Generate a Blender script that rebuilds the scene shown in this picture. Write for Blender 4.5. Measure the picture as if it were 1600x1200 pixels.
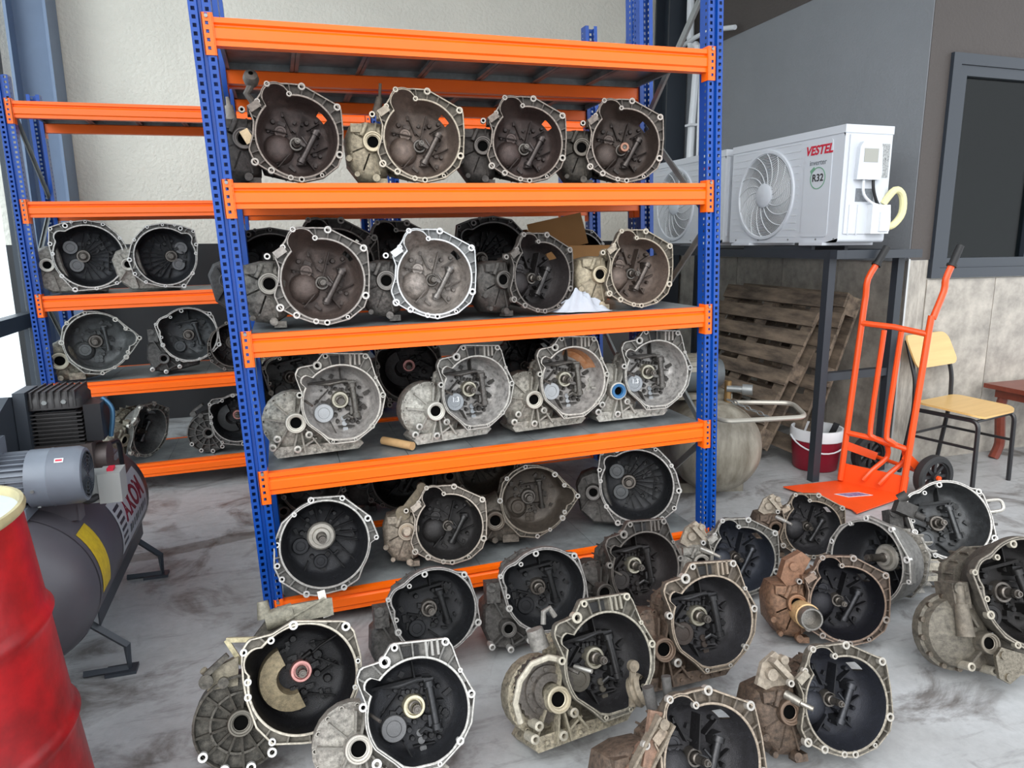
import bpy, math, random
from mathutils import Vector, Matrix
random.seed(7)
R = math.radians
for o in list(bpy.data.objects): bpy.data.objects.remove(o)
S = bpy.context.scene
COL = S.collection

# ------------------------------------------------------------------ camera
def cam_axes(yaw, pitch, roll):
    f = Vector((math.sin(yaw)*math.cos(pitch), math.cos(yaw)*math.cos(pitch), -math.sin(pitch)))
    r = Vector((math.cos(yaw), -math.sin(yaw), 0)); d = f.cross(r)
    c, s = math.cos(roll), math.sin(roll)
    return c*r+s*d, -s*r+c*d, f
cr, cd, cf = cam_axes(0.3140, 0.1956, 0.0076)
cam = bpy.data.cameras.new('camera'); camo = bpy.data.objects.new('camera', cam); COL.objects.link(camo)
cam.sensor_fit = 'HORIZONTAL'; cam.sensor_width = 36; cam.lens = 36*1109/1600; cam.clip_start = 0.05
camo.matrix_world = Matrix(((cr.x, -cd.x, -cf.x, 0.131), (cr.y, -cd.y, -cf.y, -2.6766), (cr.z, -cd.z, -cf.z, 1.4828), (0, 0, 0, 1)))
S.camera = camo
# ------------------------------------------------------------------ daylight and exposure
w = bpy.data.worlds.new('sky'); S.world = w; w.use_nodes = True
bg = w.node_tree.nodes['Background']; bg.inputs[0].default_value = (0.90, 0.95, 1.0, 1); bg.inputs[1].default_value = 1.5
sun = bpy.data.lights.new('sun', 'SUN'); sun.energy = 2.1; sun.angle = R(60); sun.color = (1.0, 0.98, 0.95)
suno = bpy.data.objects.new('sun', sun); COL.objects.link(suno); suno.rotation_euler = (R(54), 0, R(-40))
S.view_settings.view_transform = 'Standard'; S.view_settings.look = 'None'; S.view_settings.gamma = 1
S.view_settings.use_curve_mapping = False; S.view_settings.exposure = 0.45

# ------------------------------------------------------------------ helpers
def lin(c):
    return tuple(((x/255)/12.92 if x/255 <= 0.04045 else ((x/255+0.055)/1.055)**2.4) for x in c[:3])
class MB:
    """collects shapes, builds ONE mesh object"""
    def __init__(s, T=None): s.v = []; s.f = []; s.m = []; s.T = T; s.X = Matrix(); s.mi = 0; s.cut = []
    def put(s, vs, fs):
        b = len(s.v); s.cut.append((b, len(s.f)))
        for p in vs:
            p = s.X @ Vector(p)
            s.v.append(s.T(*p) if s.T else tuple(p))
        for f in fs: s.f.append([b+i for i in f]); s.m.append(s.mi)
        return s
    def box(s, c, d, rot=None):
        x, y, z = d[0]/2, d[1]/2, d[2]/2
        vs = [Vector((a*x, b*y, e*z)) for e in (-1, 1) for b in (-1, 1) for a in (-1, 1)]
        if rot is not None: vs = [rot @ p for p in vs]
        c = Vector(c)
        return s.put([p+c for p in vs], [(0, 2, 3, 1), (4, 5, 7, 6), (0, 1, 5, 4), (2, 6, 7, 3), (0, 4, 6, 2), (1, 3, 7, 5)])
    def bar(s, p0, p1, wd, th, up=(0, 0, 1)):
        p0, p1 = Vector(p0), Vector(p1); d = p1-p0; L = d.length; d.normalize(); u = Vector(up)
        if abs(d.dot(u)) > 0.99: u = Vector((1, 0, 0))
        a = d.cross(u).normalized(); b = a.cross(d)
        m = Matrix((a, d, b)).transposed()
        return s.box((p0+p1)/2, (wd, L, th), m)
    def ring(s, c, a, b, r, n): return [Vector(c)+r*(math.cos(2*math.pi*i/n)*Vector(a)+math.sin(2*math.pi*i/n)*Vector(b)) for i in range(n)]
    def loft(s, rings, caps=(True, True), closed=True):
        n = len(rings[0]); vs = [p for r in rings for p in r]; fs = []
        for k in range(len(rings)-1):
            for i in range(n if closed else n-1):
                j = (i+1) % n; fs.append((k*n+i, k*n+j, (k+1)*n+j, (k+1)*n+i))
        if caps[0]: fs.append(tuple(range(n-1, -1, -1)))
        if caps[1]: fs.append(tuple((len(rings)-1)*n+i for i in range(n)))
        return s.put(vs, fs)
    def axes(s, d):
        d = Vector(d).normalized(); a = d.cross(Vector((0, 0, 1)))
        if a.length < 1e-3: a = Vector((1, 0, 0))
        a.normalize(); return a, d.cross(a), d
    def cyl(s, p0, p1, r0, r1=None, n=16, caps=(True, True)):
        r1 = r0 if r1 is None else r1; p0, p1 = Vector(p0), Vector(p1); a, b, d = s.axes(p1-p0)
        return s.loft([s.ring(p0, a, b, r0, n), s.ring(p1, a, b, r1, n)], caps)
    def lathe(s, prof, c=(0, 0, 0), d=(0, 0, 1), n=24, caps=(False, False)):
        a, b, d = s.axes(d); c = Vector(c)
        return s.loft([s.ring(c+d*z, a, b, max(r, 1e-4), n) for r, z in prof], caps)
    def tube(s, pts, r, n=8, closed=False):
        pts = [Vector(p) for p in pts]; rings = []; a = None
        for i, p in enumerate(pts):
            t = (pts[min(i+1, len(pts)-1)]-pts[max(i-1, 0)])
            if t.length < 1e-6: t = Vector((0, 0, 1))
            t.normalize()
            if a is None: a, b, _ = s.axes(t)
            else:
                a = (a-t*a.dot(t)); a.normalize(); b = t.cross(a)
            rings.append(s.ring(p, a, b, r, n))
        return s.loft(rings)
    def prism(s, poly, z0, z1):
        return s.loft([[Vector((x, y, z0)) for x, y in poly], [Vector((x, y, z1)) for x, y in poly]])
    def pieces(s):
        out = []
        for k, (b, f) in enumerate(s.cut):
            b2, f2 = s.cut[k+1] if k+1 < len(s.cut) else (len(s.v), len(s.f))
            q = MB(); q.v = s.v[b:b2]; q.f = [[i-b for i in t] for t in s.f[f:f2]]; q.m = s.m[f:f2]; out.append(q)
        return out
    def mesh(s, name, mats, smooth=35):
        me = bpy.data.meshes.new(name); me.from_pydata([tuple(p) for p in s.v], [], s.f)
        for m in (mats if isinstance(mats, (list, tuple)) else [mats]): me.materials.append(m)
        me.polygons.foreach_set('material_index', s.m)
        me.validate(); me.update()
        if smooth:
            me.shade_smooth(); me.set_sharp_from_angle(angle=R(smooth))
        return me
    def build(s, name, mats, parent=None, smooth=35, loc=None):
        o = bpy.data.objects.new(name, s.mesh(name, mats, smooth)); COL.objects.link(o)
        if parent: o.parent = parent
        if loc is not None: o.location = loc
        return o
def smooth_path(pts, k=4):
    pts = [Vector(p) for p in pts]; out = []
    for i in range(len(pts)-1):
        p0, p1, p2, p3 = pts[max(i-1, 0)], pts[i], pts[i+1], pts[min(i+2, len(pts)-1)]
        for j in range(k):
            t = j/k; out.append(0.5*((2*p1)+(p2-p0)*t+(2*p0-5*p1+4*p2-p3)*t*t+(3*p1-p0-3*p2+p3)*t**3))
    return out+[pts[-1]]
def fillet(pts, r=0.05, k=5):
    """polyline with rounded corners"""
    pts = [Vector(p) for p in pts]; out = [pts[0]]
    for i in range(1, len(pts)-1):
        a, b, c = pts[i-1], pts[i], pts[i+1]; q = min(r, (a-b).length*0.45, (c-b).length*0.45)
        p, s_ = b+(a-b).normalized()*q, b+(c-b).normalized()*q
        for j in range(k+1):
            t = j/k; out.append((1-t)**2*p+2*t*(1-t)*b+t*t*s_)
    return out+[pts[-1]]
def empty(name, loc=(0, 0, 0), rz=0.0):
    o = bpy.data.objects.new(name, None); COL.objects.link(o); o.location = loc; o.rotation_euler = (0, 0, rz); o.empty_display_size = 0.1
    return o
def tag(o, label, cat, group=None, kind=None):
    o['label'] = label
    if cat: o['category'] = cat
    if group: o['group'] = group
    if kind: o['kind'] = kind
    return o
def struct(o): o['kind'] = 'structure'; return o
def text_mesh(txt, size, mat, parent, name, M, shear=0.0, bold=0.0):
    cu = bpy.data.curves.new(name, 'FONT'); cu.body = txt; cu.size = size; cu.extrude = 0.0006; cu.shear = shear; cu.offset = bold
    cu.align_x = 'CENTER'; cu.align_y = 'CENTER'
    t = bpy.data.objects.new(name, cu); COL.objects.link(t)
    me = bpy.data.meshes.new_from_object(t.evaluated_get(bpy.context.evaluated_depsgraph_get()))
    bpy.data.objects.remove(t)
    me.materials.clear(); me.materials.append(mat)
    o = bpy.data.objects.new(name, me); COL.objects.link(o); o.parent = parent; o.matrix_local = M
    return o

# ------------------------------------------------------------------ materials
def mat(name, col=(0.5, 0.5, 0.5), rough=0.5, metal=0.0, noise=0.0, nscale=8.0, bump=0.0, bscale=60.0, col2=None, spec=0.5, bdist=0.002, stretch=None, detail=6.0):
    m = bpy.data.materials.new(name); m.use_nodes = True; nt = m.node_tree; N = nt.nodes; L = nt.links
    b = N['Principled BSDF']; b.inputs['Roughness'].default_value = rough; b.inputs['Metallic'].default_value = metal
    b.inputs['Base Color'].default_value = (*col, 1); b.inputs['Specular IOR Level'].default_value = spec
    tc = N.new('ShaderNodeTexCoord'); src = tc.outputs['Object']
    if stretch:
        mp = N.new('ShaderNodeMapping'); mp.inputs['Scale'].default_value = stretch; L.new(src, mp.inputs[0]); src = mp.outputs[0]
    if noise:
        n = N.new('ShaderNodeTexNoise'); n.inputs['Scale'].default_value = nscale; n.inputs['Detail'].default_value = detail; n.inputs['Roughness'].default_value = 0.65
        L.new(src, n.inputs['Vector'])
        r = N.new('ShaderNodeValToRGB'); r.color_ramp.elements[0].position = 0.35; r.color_ramp.elements[1].position = 0.68
        c2 = col2 if col2 else tuple(x*0.35 for x in col)
        r.color_ramp.elements[0].color = (*[a*(1-noise)+b_*noise for a, b_ in zip(col, c2)], 1); r.color_ramp.elements[1].color = (*col, 1)
        L.new(n.outputs[0], r.inputs[0]); L.new(r.outputs[0], b.inputs['Base Color'])
    if bump:
        n2 = N.new('ShaderNodeTexNoise'); n2.inputs['Scale'].default_value = bscale; n2.inputs['Detail'].default_value = 4; L.new(src, n2.inputs['Vector'])
        bp = N.new('ShaderNodeBump'); bp.inputs['Strength'].default_value = bump; bp.inputs['Distance'].default_value = bdist
        L.new(n2.outputs[0], bp.inputs['Height']); L.new(bp.outputs[0], b.inputs['Normal'])
    return m
def cast_mat(name, metal, rough, nscale, bumps, grime=(0.012, 0.011, 0.010), keep=1.0):
    """cast metal: base colour from the object's own colour, alpha = how much oily grime clings to it"""
    m = bpy.data.materials.new(name); m.use_nodes = True; nt = m.node_tree; N = nt.nodes; L = nt.links; b = N['Principled BSDF']
    oi = N.new('ShaderNodeObjectInfo'); tc = N.new('ShaderNodeTexCoord')
    ad = N.new('ShaderNodeVectorMath'); ad.operation = 'ADD'; mu = N.new('ShaderNodeVectorMath'); mu.operation = 'SCALE'
    L.new(oi.outputs['Location'], mu.inputs[0]); mu.inputs['Scale'].default_value = 7.3
    L.new(tc.outputs['Object'], ad.inputs[0]); L.new(mu.outputs[0], ad.inputs[1])
    n = N.new('ShaderNodeTexNoise'); n.inputs['Scale'].default_value = nscale; n.inputs['Detail'].default_value = 7; n.inputs['Roughness'].default_value = 0.7
    L.new(ad.outputs[0], n.inputs['Vector'])
    mr = N.new('ShaderNodeMapRange'); mr.inputs['From Min'].default_value = 0.36; mr.inputs['From Max'].default_value = 0.66; L.new(n.outputs[0], mr.inputs['Value'])
    fm = N.new('ShaderNodeMath'); fm.operation = 'MULTIPLY'; L.new(mr.outputs[0], fm.inputs[0]); L.new(oi.outputs['Alpha'], fm.inputs[1])
    mx = N.new('ShaderNodeMix'); mx.data_type = 'RGBA'; L.new(fm.outputs[0], mx.inputs[0]); 
    kp = N.new('ShaderNodeMix'); kp.data_type = 'RGBA'; kp.inputs[0].default_value = 1-keep; L.new(oi.outputs['Color'], kp.inputs[6]); kp.inputs[7].default_value = (*grime, 1)
    L.new(kp.outputs[2], mx.inputs[6]); mx.inputs[7].default_value = (*grime, 1)
    L.new(mx.outputs[2], b.inputs['Base Color'])
    b.inputs['Metallic'].default_value = metal
    rr = N.new('ShaderNodeMapRange'); rr.inputs['To Min'].default_value = rough-0.1; rr.inputs['To Max'].default_value = rough+0.16; L.new(n.outputs[0], rr.inputs['Value']); L.new(rr.outputs[0], b.inputs['Roughness'])
    n2 = N.new('ShaderNodeTexNoise'); n2.inputs['Scale'].default_value = 70; n2.inputs['Detail'].default_value = 5; L.new(ad.outputs[0], n2.inputs['Vector'])
    bp = N.new('ShaderNodeBump'); bp.inputs['Strength'].default_value = bumps; bp.inputs['Distance'].default_value = 0.004
    L.new(n2.outputs[0], bp.inputs['Height']); L.new(bp.outputs[0], b.inputs['Normal'])
    return m
M_CAST = cast_mat('cast_aluminium', 0.35, 0.46, 9, 0.55)
M_MACH = cast_mat('machined_aluminium', 0.45, 0.36, 14, 0.15)
M_BELL = cast_mat('oily_bell_interior', 0.35, 0.27, 6, 0.5)
M_POCKET = cast_mat('dark_cast_pockets', 0.3, 0.5, 9, 0.6, keep=0.34)  # cast surfaces of the flange, evenly darker than its machined lips
M_STEEL = cast_mat('worn_steel', 0.75, 0.34, 20, 0.1)
M_BLUE = mat('blue_powder_coat', lin((8, 70, 158)), 0.32, 0, 0.3, 5)
M_ORANGE = mat('orange_powder_coat', lin((255, 106, 6)), 0.34, 0, 0.10, 7, col2=lin((190, 60, 10)))
M_GALV = mat('galvanised_steel', lin((150, 153, 152)), 0.38, 0.55, 0.5, 9, col2=lin((95, 97, 96)))
M_DECK = mat('grey_deck_sheet', lin((152, 157, 158)), 0.38, 0.3, 0.75, 5, col2=lin((62, 64, 66)), bump=0.1)
M_BLACK = mat('black_rubber', (0.012, 0.012, 0.013), 0.6)
M_BLKP = mat('black_paint', (0.014, 0.014, 0.016), 0.35)
M_WHITE = mat('white_plastic', lin((226, 229, 232)), 0.4, 0, 0.08, 3)
M_RED = mat('red_print', lin((196, 22, 52)), 0.5)
M_HOLE_SHADE = mat('painted_hole_shade', (0.004, 0.004, 0.004), 1.0, spec=0.0)  # near-black fill, paints the shade of deep bores onto shallow hole bottoms
M_INK = mat('black_ink', (0.02, 0.02, 0.02), 0.6)

# ------------------------------------------------------------------ the setting
def concrete():
    m = bpy.data.materials.new('stained_concrete'); m.use_nodes = True; nt = m.node_tree; N = nt.nodes; L = nt.links; b = N['Principled BSDF']
    tc = N.new('ShaderNodeTexCoord')
    def noise(sc, det, rough, dist=0.0, stretch=None):
        n = N.new('ShaderNodeTexNoise'); n.inputs['Scale'].default_value = sc; n.inputs['Detail'].default_value = det; n.inputs['Roughness'].default_value = rough; n.inputs['Distortion'].default_value = dist
        src = tc.outputs['Object']
        if stretch:
            mp = N.new('ShaderNodeMapping'); mp.inputs['Scale'].default_value = stretch; mp.inputs['Rotation'].default_value = (0, 0, R(12)); L.new(src, mp.inputs[0]); src = mp.outputs[0]
        L.new(src, n.inputs['Vector']); return n.outputs[0]
    def ramp(v, a, b_, c0, c1):
        r = N.new('ShaderNodeValToRGB'); r.color_ramp.elements[0].position = a; r.color_ramp.elements[1].position = b_
        r.color_ramp.elements[0].color = (*c0, 1); r.color_ramp.elements[1].color = (*c1, 1); L.new(v, r.inputs[0]); return r.outputs[0]
    def mul(a, b_):
        x = N.new('ShaderNodeMix'); x.data_type = 'RGBA'; x.blend_type = 'MULTIPLY'; x.inputs[0].default_value = 1; L.new(a, x.inputs[6]); L.new(b_, x.inputs[7]); return x.outputs[2]
    base = ramp(noise(1.1, 8, 0.62, 0.4), 0.3, 0.72, lin((150, 150, 149)), lin((186, 188, 190)))
    fine = ramp(noise(26, 6, 0.7), 0.25, 0.7, (0.80, 0.80, 0.80), (1, 1, 1))
    oil = ramp(noise(2.3, 7, 0.66, 1.3), 0.35, 0.50, (0.38, 0.35, 0.33), (1, 1, 1))
    scuff = ramp(noise(3.0, 6, 0.7, 0.3, (0.7, 4.5, 1)), 0.30, 0.45, (0.62, 0.61, 0.60), (1, 1, 1))
    # worn paint line across the bay behind the front rack
    sp = N.new('ShaderNodeSeparateXYZ'); L.new(tc.outputs['Object'], sp.inputs[0])
    n = noise(3, 5, 0.6); ad = N.new('ShaderNodeMath'); ad.operation = 'MULTIPLY_ADD'; L.new(n, ad.inputs[0]); ad.inputs[1].default_value = 0.10; L.new(sp.outputs['Y'], ad.inputs[2])
    sx = N.new('ShaderNodeMath'); sx.operation = 'MULTIPLY_ADD'; L.new(sp.outputs['X'], sx.inputs[0]); sx.inputs[1].default_value = -0.22; L.new(ad.outputs[0], sx.inputs[2])
    dd = N.new('ShaderNodeMath'); dd.operation = 'SUBTRACT'; L.new(sx.outputs[0], dd.inputs[0]); dd.inputs[1].default_value = 1.13
    ab = N.new('ShaderNodeMath'); ab.operation = 'ABSOLUTE'; L.new(dd.outputs[0], ab.inputs[0])
    band = ramp(ab.outputs[0], 0.045, 0.06, (0.52, 0.51, 0.49), (1, 1, 1))
    L.new(mul(mul(mul(mul(base, fine), oil), scuff), band), b.inputs['Base Color'])
    b.inputs['Roughness'].default_value = 0.42; b.inputs['Specular IOR Level'].default_value = 0.45
    bp = N.new('ShaderNodeBump'); bp.inputs['Strength'].default_value = 0.12; bp.inputs['Distance'].default_value = 0.004; L.new(noise(40, 5, 0.6), bp.inputs['Height']); L.new(bp.outputs[0], b.inputs['Normal'])
    return m
M_FLOOR = concrete()
M_CREAM = mat('cream_textured_plaster', lin((232, 227, 214)), 0.75, 0, 0.18, 1.2, bump=0.75, bscale=34, bdist=0.012)
M_DARKBAND = mat('black_wainscot', lin((34, 34, 36)), 0.45, 0, 0.5, 2)
M_GREYW = mat('grey_wall_paint', lin((128, 131, 135)), 0.7, 0, 0.12, 1.5, bump=0.35, bscale=60, bdist=0.006)
M_TAUPE = mat('taupe_wall_paint', lin((76, 70, 67)), 0.7, 0, 0.12, 1.5, bump=0.5, bscale=55, bdist=0.008)
M_TILE = mat('grey_stone_tile', lin((186, 179, 168)), 0.4, 0, 0.85, 5.5, col2=lin((118, 113, 106)), detail=11)
M_GROUT = mat('pale_grout', lin((206, 202, 194)), 0.8)
M_STEELB = mat('blue_grey_steel', lin((110, 128, 154)), 0.45, 0, 0.25, 2)
M_FRAME = mat('anthracite_frame', lin((46, 52, 60)), 0.4)
M_CEIL = mat('ceiling_panel', lin((225, 225, 222)), 0.8)
def glass_mat(name, tint, refl):
    """thin pane: clear body with a weak mirror coat"""
    m = bpy.data.materials.new(name); m.use_nodes = True; N = m.node_tree.nodes; L = m.node_tree.links; N.remove(N['Principled BSDF'])
    t = N.new('ShaderNodeBsdfTransparent'); t.inputs[0].default_value = (*tint, 1); g = N.new('ShaderNodeBsdfGlossy'); g.inputs['Roughness'].default_value = 0.03
    x = N.new('ShaderNodeMixShader'); x.inputs[0].default_value = refl
    L.new(t.outputs[0], x.inputs[1]); L.new(g.outputs[0], x.inputs[2]); L.new(x.outputs[0], N['Material Output'].inputs[0])
    return m
M_GLASS = glass_mat('window_glass', (0.92, 0.96, 0.98), 0.05)
M_GLASS2 = glass_mat('tinted_window_glass', (0.62, 0.66, 0.66), 0.025)
struct(MB().box((1.5, -3.0, -0.05), (12, 16, 0.1)).build('floor', M_FLOOR))
struct(MB().box((1.1, 4.08, 3.05), (6.0, 0.16, 3.1)).build('wall_back', M_CREAM))
o = struct(MB().box((1.1, 4.085, 0.75), (6.0, 0.17, 1.5)).build('wall_back_lower', M_DARKBAND))
struct(MB().box((4.06, 2.487, 2.28), (0.16, 3.126, 1.86)).build('wall_right', M_GREYW))
struct(MB().box((4.06, 2.487, 3.91), (0.166, 3.124, 1.4)).build('wall_right_upper', M_TAUPE))
o = MB()
wl, wr, wb, wt = 4.15, 5.75, 1.24, 2.61          # window opening in the wall that faces the yard
o.box(((3.986+wl)/2, 1.0, 2.985), (wl-3.986, 0.16, 3.25)); o.box(((wl+wr)/2, 1.0, (wt+4.6)/2), (wr-wl, 0.16, 4.6-wt)); o.box(((wr+7)/2, 1.0, 2.985), (7-wr, 0.16, 3.25))
struct(o.build('wall_front_right', M_TAUPE))
struct(MB().box((2.8, 1.35, 4.65), (9.4, 5.6, 0.1)).build('ceiling', M_CEIL))
# stone tiles: one object each, with open joints, on a mortar bed
bed = struct(MB().box((4.08, 2.487, 0.68), (0.15, 3.1, 1.36)).build('wall_right_tiled', M_GROUT))
y = 0.93
tm = MB().box((0, 0, 0), (0.012, 0.594, 1.354)).mesh('tile', M_TILE)
tm2 = MB().box((0, 0, 0), (0.594, 0.012, 1.354)).mesh('tile', M_TILE)
def child_mesh(name, me, parent, loc, scale=None):
    o = bpy.data.objects.new(name, me); COL.objects.link(o); o.parent = parent; o.location = loc
    if scale: o.scale = scale
    return o
for k in range(5): child_mesh('tile', tm, bed, (3.994, 1.24+0.6*k, 0.68))
bed2 = struct(MB().box((5.49, 1.0, 0.62), (3.0, 0.14, 1.24)).box((4.07, 1.0, 1.3), (0.16, 0.14, 0.12)).build('wall_front_right_tiled', M_GROUT))
child_mesh('tile', tm2, bed2, (4.063, 0.924, 0.68), (0.25, 1, 1)); 
for k in range(4): child_mesh('tile', tm2, bed2, (4.145+0.3+0.6*k, 0.924, 0.615), (1, 1, 0.91))
struct(MB().box((3.975, 0.918, 0.68), (0.014, 0.014, 1.37)).build('trim_1', mat('steel_corner_trim', lin((190, 190, 188)), 0.3, 0.8)))
# window with sash, pane and the room behind it
win = struct(empty('window_1', ((wl+wr)/2, 0.92, wb)))
def frame_boxes(mb, x0, x1, z0, z1, t, y0, dy):
    mb.box(((x0+x1)/2, y0, z1-t/2), (x1-x0, dy, t)); mb.box(((x0+x1)/2, y0, z0+t/2), (x1-x0, dy, t))
    mb.box((x0+t/2, y0, (z0+z1)/2), (t, dy, z1-z0-2*t)); mb.box((x1-t/2, y0, (z0+z1)/2), (t, dy, z1-z0-2*t))
ox, oz = (wl+wr)/2, wb
f = MB(); frame_boxes(f, wl-ox-0.0, wr-ox, 0, wt-wb, 0.065, 0.02, 0.09); f.build('window_frame', M_FRAME, win)
f = MB(); frame_boxes(f, wl-ox+0.066, wl-ox+0.87, 0.066, wt-wb-0.066, 0.062, 0.015, 0.06); f.build('sash', M_FRAME, win)
f = MB(); frame_boxes(f, wl-ox+0.874, wr-ox-0.066, 0.066, wt-wb-0.066, 0.062, 0.015, 0.06); f.build('sash', M_FRAME, win)
for a, b_ in ((wl-ox+0.128, wl-ox+0.808), (wl-ox+0.936, wr-ox-0.128)): MB().box(((a+b_)/2, 0.02, (wt-wb)/2), (b_-a, 0.006, wt-wb-0.25)).build('pane', M_GLASS2, win)
M_ROOM = mat('office_wall', lin((72, 76, 74)), 0.7)
rm = MB(); rm.box((5.5, 3.2, 2.0), (3.0, 0.1, 4)); rm.box((4.2, 2.15, 2.0), (0.06, 2.1, 4)); rm.box((6.95, 2.1, 2.0), (0.1, 2.2, 4)); rm.box((5.5, 2.1, 3.3), (3, 2.2, 0.06)); rm.box((5.5, 2.1, 0.03), (3, 2.2, 0.06))
struct(rm.build('wall_office', M_ROOM))
dr = struct(empty('door_1', (5.62, 3.13, 0.06)))
MB().box((0.42, 0, 1.02), (0.82, 0.05, 2.04)).build('door_leaf', mat('white_door', lin((205, 208, 204)), 0.5), dr)
MB().tube(fillet([(0.08, -0.03, 1.5), (0.08, -0.08, 1.5), (0.08, -0.08, 1.8), (0.08, -0.03, 1.8)], 0.04), 0.012).build('handle', M_BLACK, dr)
sk = tag(empty('wall_socket', (4.235, 2.2, 1.42)), 'white triple wall socket seen through the dark window', 'socket')
MB().box((0, 0, 0), (0.012, 0.26, 0.085)).build('cover_plate', M_WHITE, sk)
for k in range(3): MB().cyl((0.004, -0.08+0.08*k, 0), (0.010, -0.08+0.08*k, 0), 0.03).build('outlet', M_BLACK if k == 0 else M_WHITE, sk)
# glazed left side and steel columns
wlft = struct(empty('wall_left', (-1.78, 0, 0)))
for k in range(4):
    y0 = 3.95-1.62*k
    MB().box((0, y0-0.04, 2.3), (0.08, 0.08, 4.6)).build('mullion', M_FRAME, wlft)
    for z0, z1 in ((0.08, 0.86), (0.98, 4.5)): MB().box((0.0, y0-0.85, (z0+z1)/2), (0.008, 1.52, z1-z0)).build('pane', M_GLASS, wlft)
    MB().box((0, y0-0.85, 0.92), (0.09, 1.54, 0.11)).box((0, y0-0.85, 0.04), (0.09, 1.54, 0.08)).build('transom', M_FRAME, wlft)
col = struct(empty('column_left', (-1.47, 3.82, 0)))
[MB().box((x_, 0, 2.3), (0.02, 0.3, 4.6)).build('flange', M_STEELB, col) for x_ in (-0.13, 0.12)]; MB().box((0, 0.0, 2.3), (0.24, 0.016, 4.6)).build('web', M_STEELB, col)
col = struct(empty('column_right', (3.86, 3.8, 0)))
[MB().box((0, y_, 2.3), (0.2, 0.02, 4.6)).build('flange', M_FRAME, col) for y_ in (-0.13, 0.12)]; MB().box((0, 0, 2.3), (0.016, 0.24, 4.6)).build('web', M_FRAME, col)

# ------------------------------------------------------------------ gearboxes: measured in bell radii, the root empty carries the real radius as its scale
def ray_poly(poly, th):
    dx, dy = math.cos(th), math.sin(th); best = 0
    for i in range(len(poly)):
        (x1, y1), (x2, y2) = poly[i], poly[(i+1) % len(poly)]
        ex, ey = x2-x1, y2-y1; den = dx*ey-dy*ex
        if abs(den) < 1e-9: continue
        t = (x1*ey-y1*ex)/den; u = (x1*dy-y1*dx)/den
        if t > 0 and -1e-6 <= u <= 1+1e-6: best = max(best, t)
    return best
def ray_circle(cx, cy, r, th):
    dx, dy = math.cos(th), math.sin(th); b = cx*dx+cy*dy; q = b*b-(cx*cx+cy*cy-r*r)
    return b+math.sqrt(q) if q > 0 and b+math.sqrt(q) > 0 else 0
class Proto:
    def __init__(s): s.parts = []
    def add(s, name, mb, key, mats, M=None, smooth=35):
        if name == 'mounting_lugs':
            for q in mb.pieces(): s.add('mounting_lug', q, key, mats)
            return
        s.parts.append((name, mb if isinstance(mb, bpy.types.Mesh) else mb.mesh(name, mats, smooth), key, M or Matrix()))
def _boss():
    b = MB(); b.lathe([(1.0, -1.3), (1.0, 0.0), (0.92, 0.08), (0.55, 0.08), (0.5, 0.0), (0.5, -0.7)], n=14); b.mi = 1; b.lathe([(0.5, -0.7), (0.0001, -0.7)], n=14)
    return b.mesh('bolt_boss', [M_MACH, M_HOLE_SHADE])
BOSS = _boss()
RIB = MB().box((0, 0, 0.5), (1, 1, 1)).mesh('rib', M_BELL, 0)
PLUG = MB().lathe([(1, -0.6), (1, 0.0), (0.93, 0.1), (0.6, 0.1), (0.55, 0.02), (0.0001, 0.04)], n=24).mesh('plug_cover', M_MACH)
def seal_mesh():
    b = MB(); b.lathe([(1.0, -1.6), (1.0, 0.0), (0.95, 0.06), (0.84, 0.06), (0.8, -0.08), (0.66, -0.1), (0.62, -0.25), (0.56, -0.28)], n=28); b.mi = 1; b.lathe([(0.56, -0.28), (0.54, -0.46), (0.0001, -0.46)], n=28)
    return b.mesh('output_seal', [M_MACH, M_HOLE_SHADE])
SEAL = seal_mesh()
def SM(x, y, z, sx, sy=None, sz=None, rz=0.0):
    return Matrix.Translation((x, y, z)) @ Matrix.Rotation(rz, 4, 'Z') @ Matrix.Diagonal((sx, sy or sx, sz or sx, 1))
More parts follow.
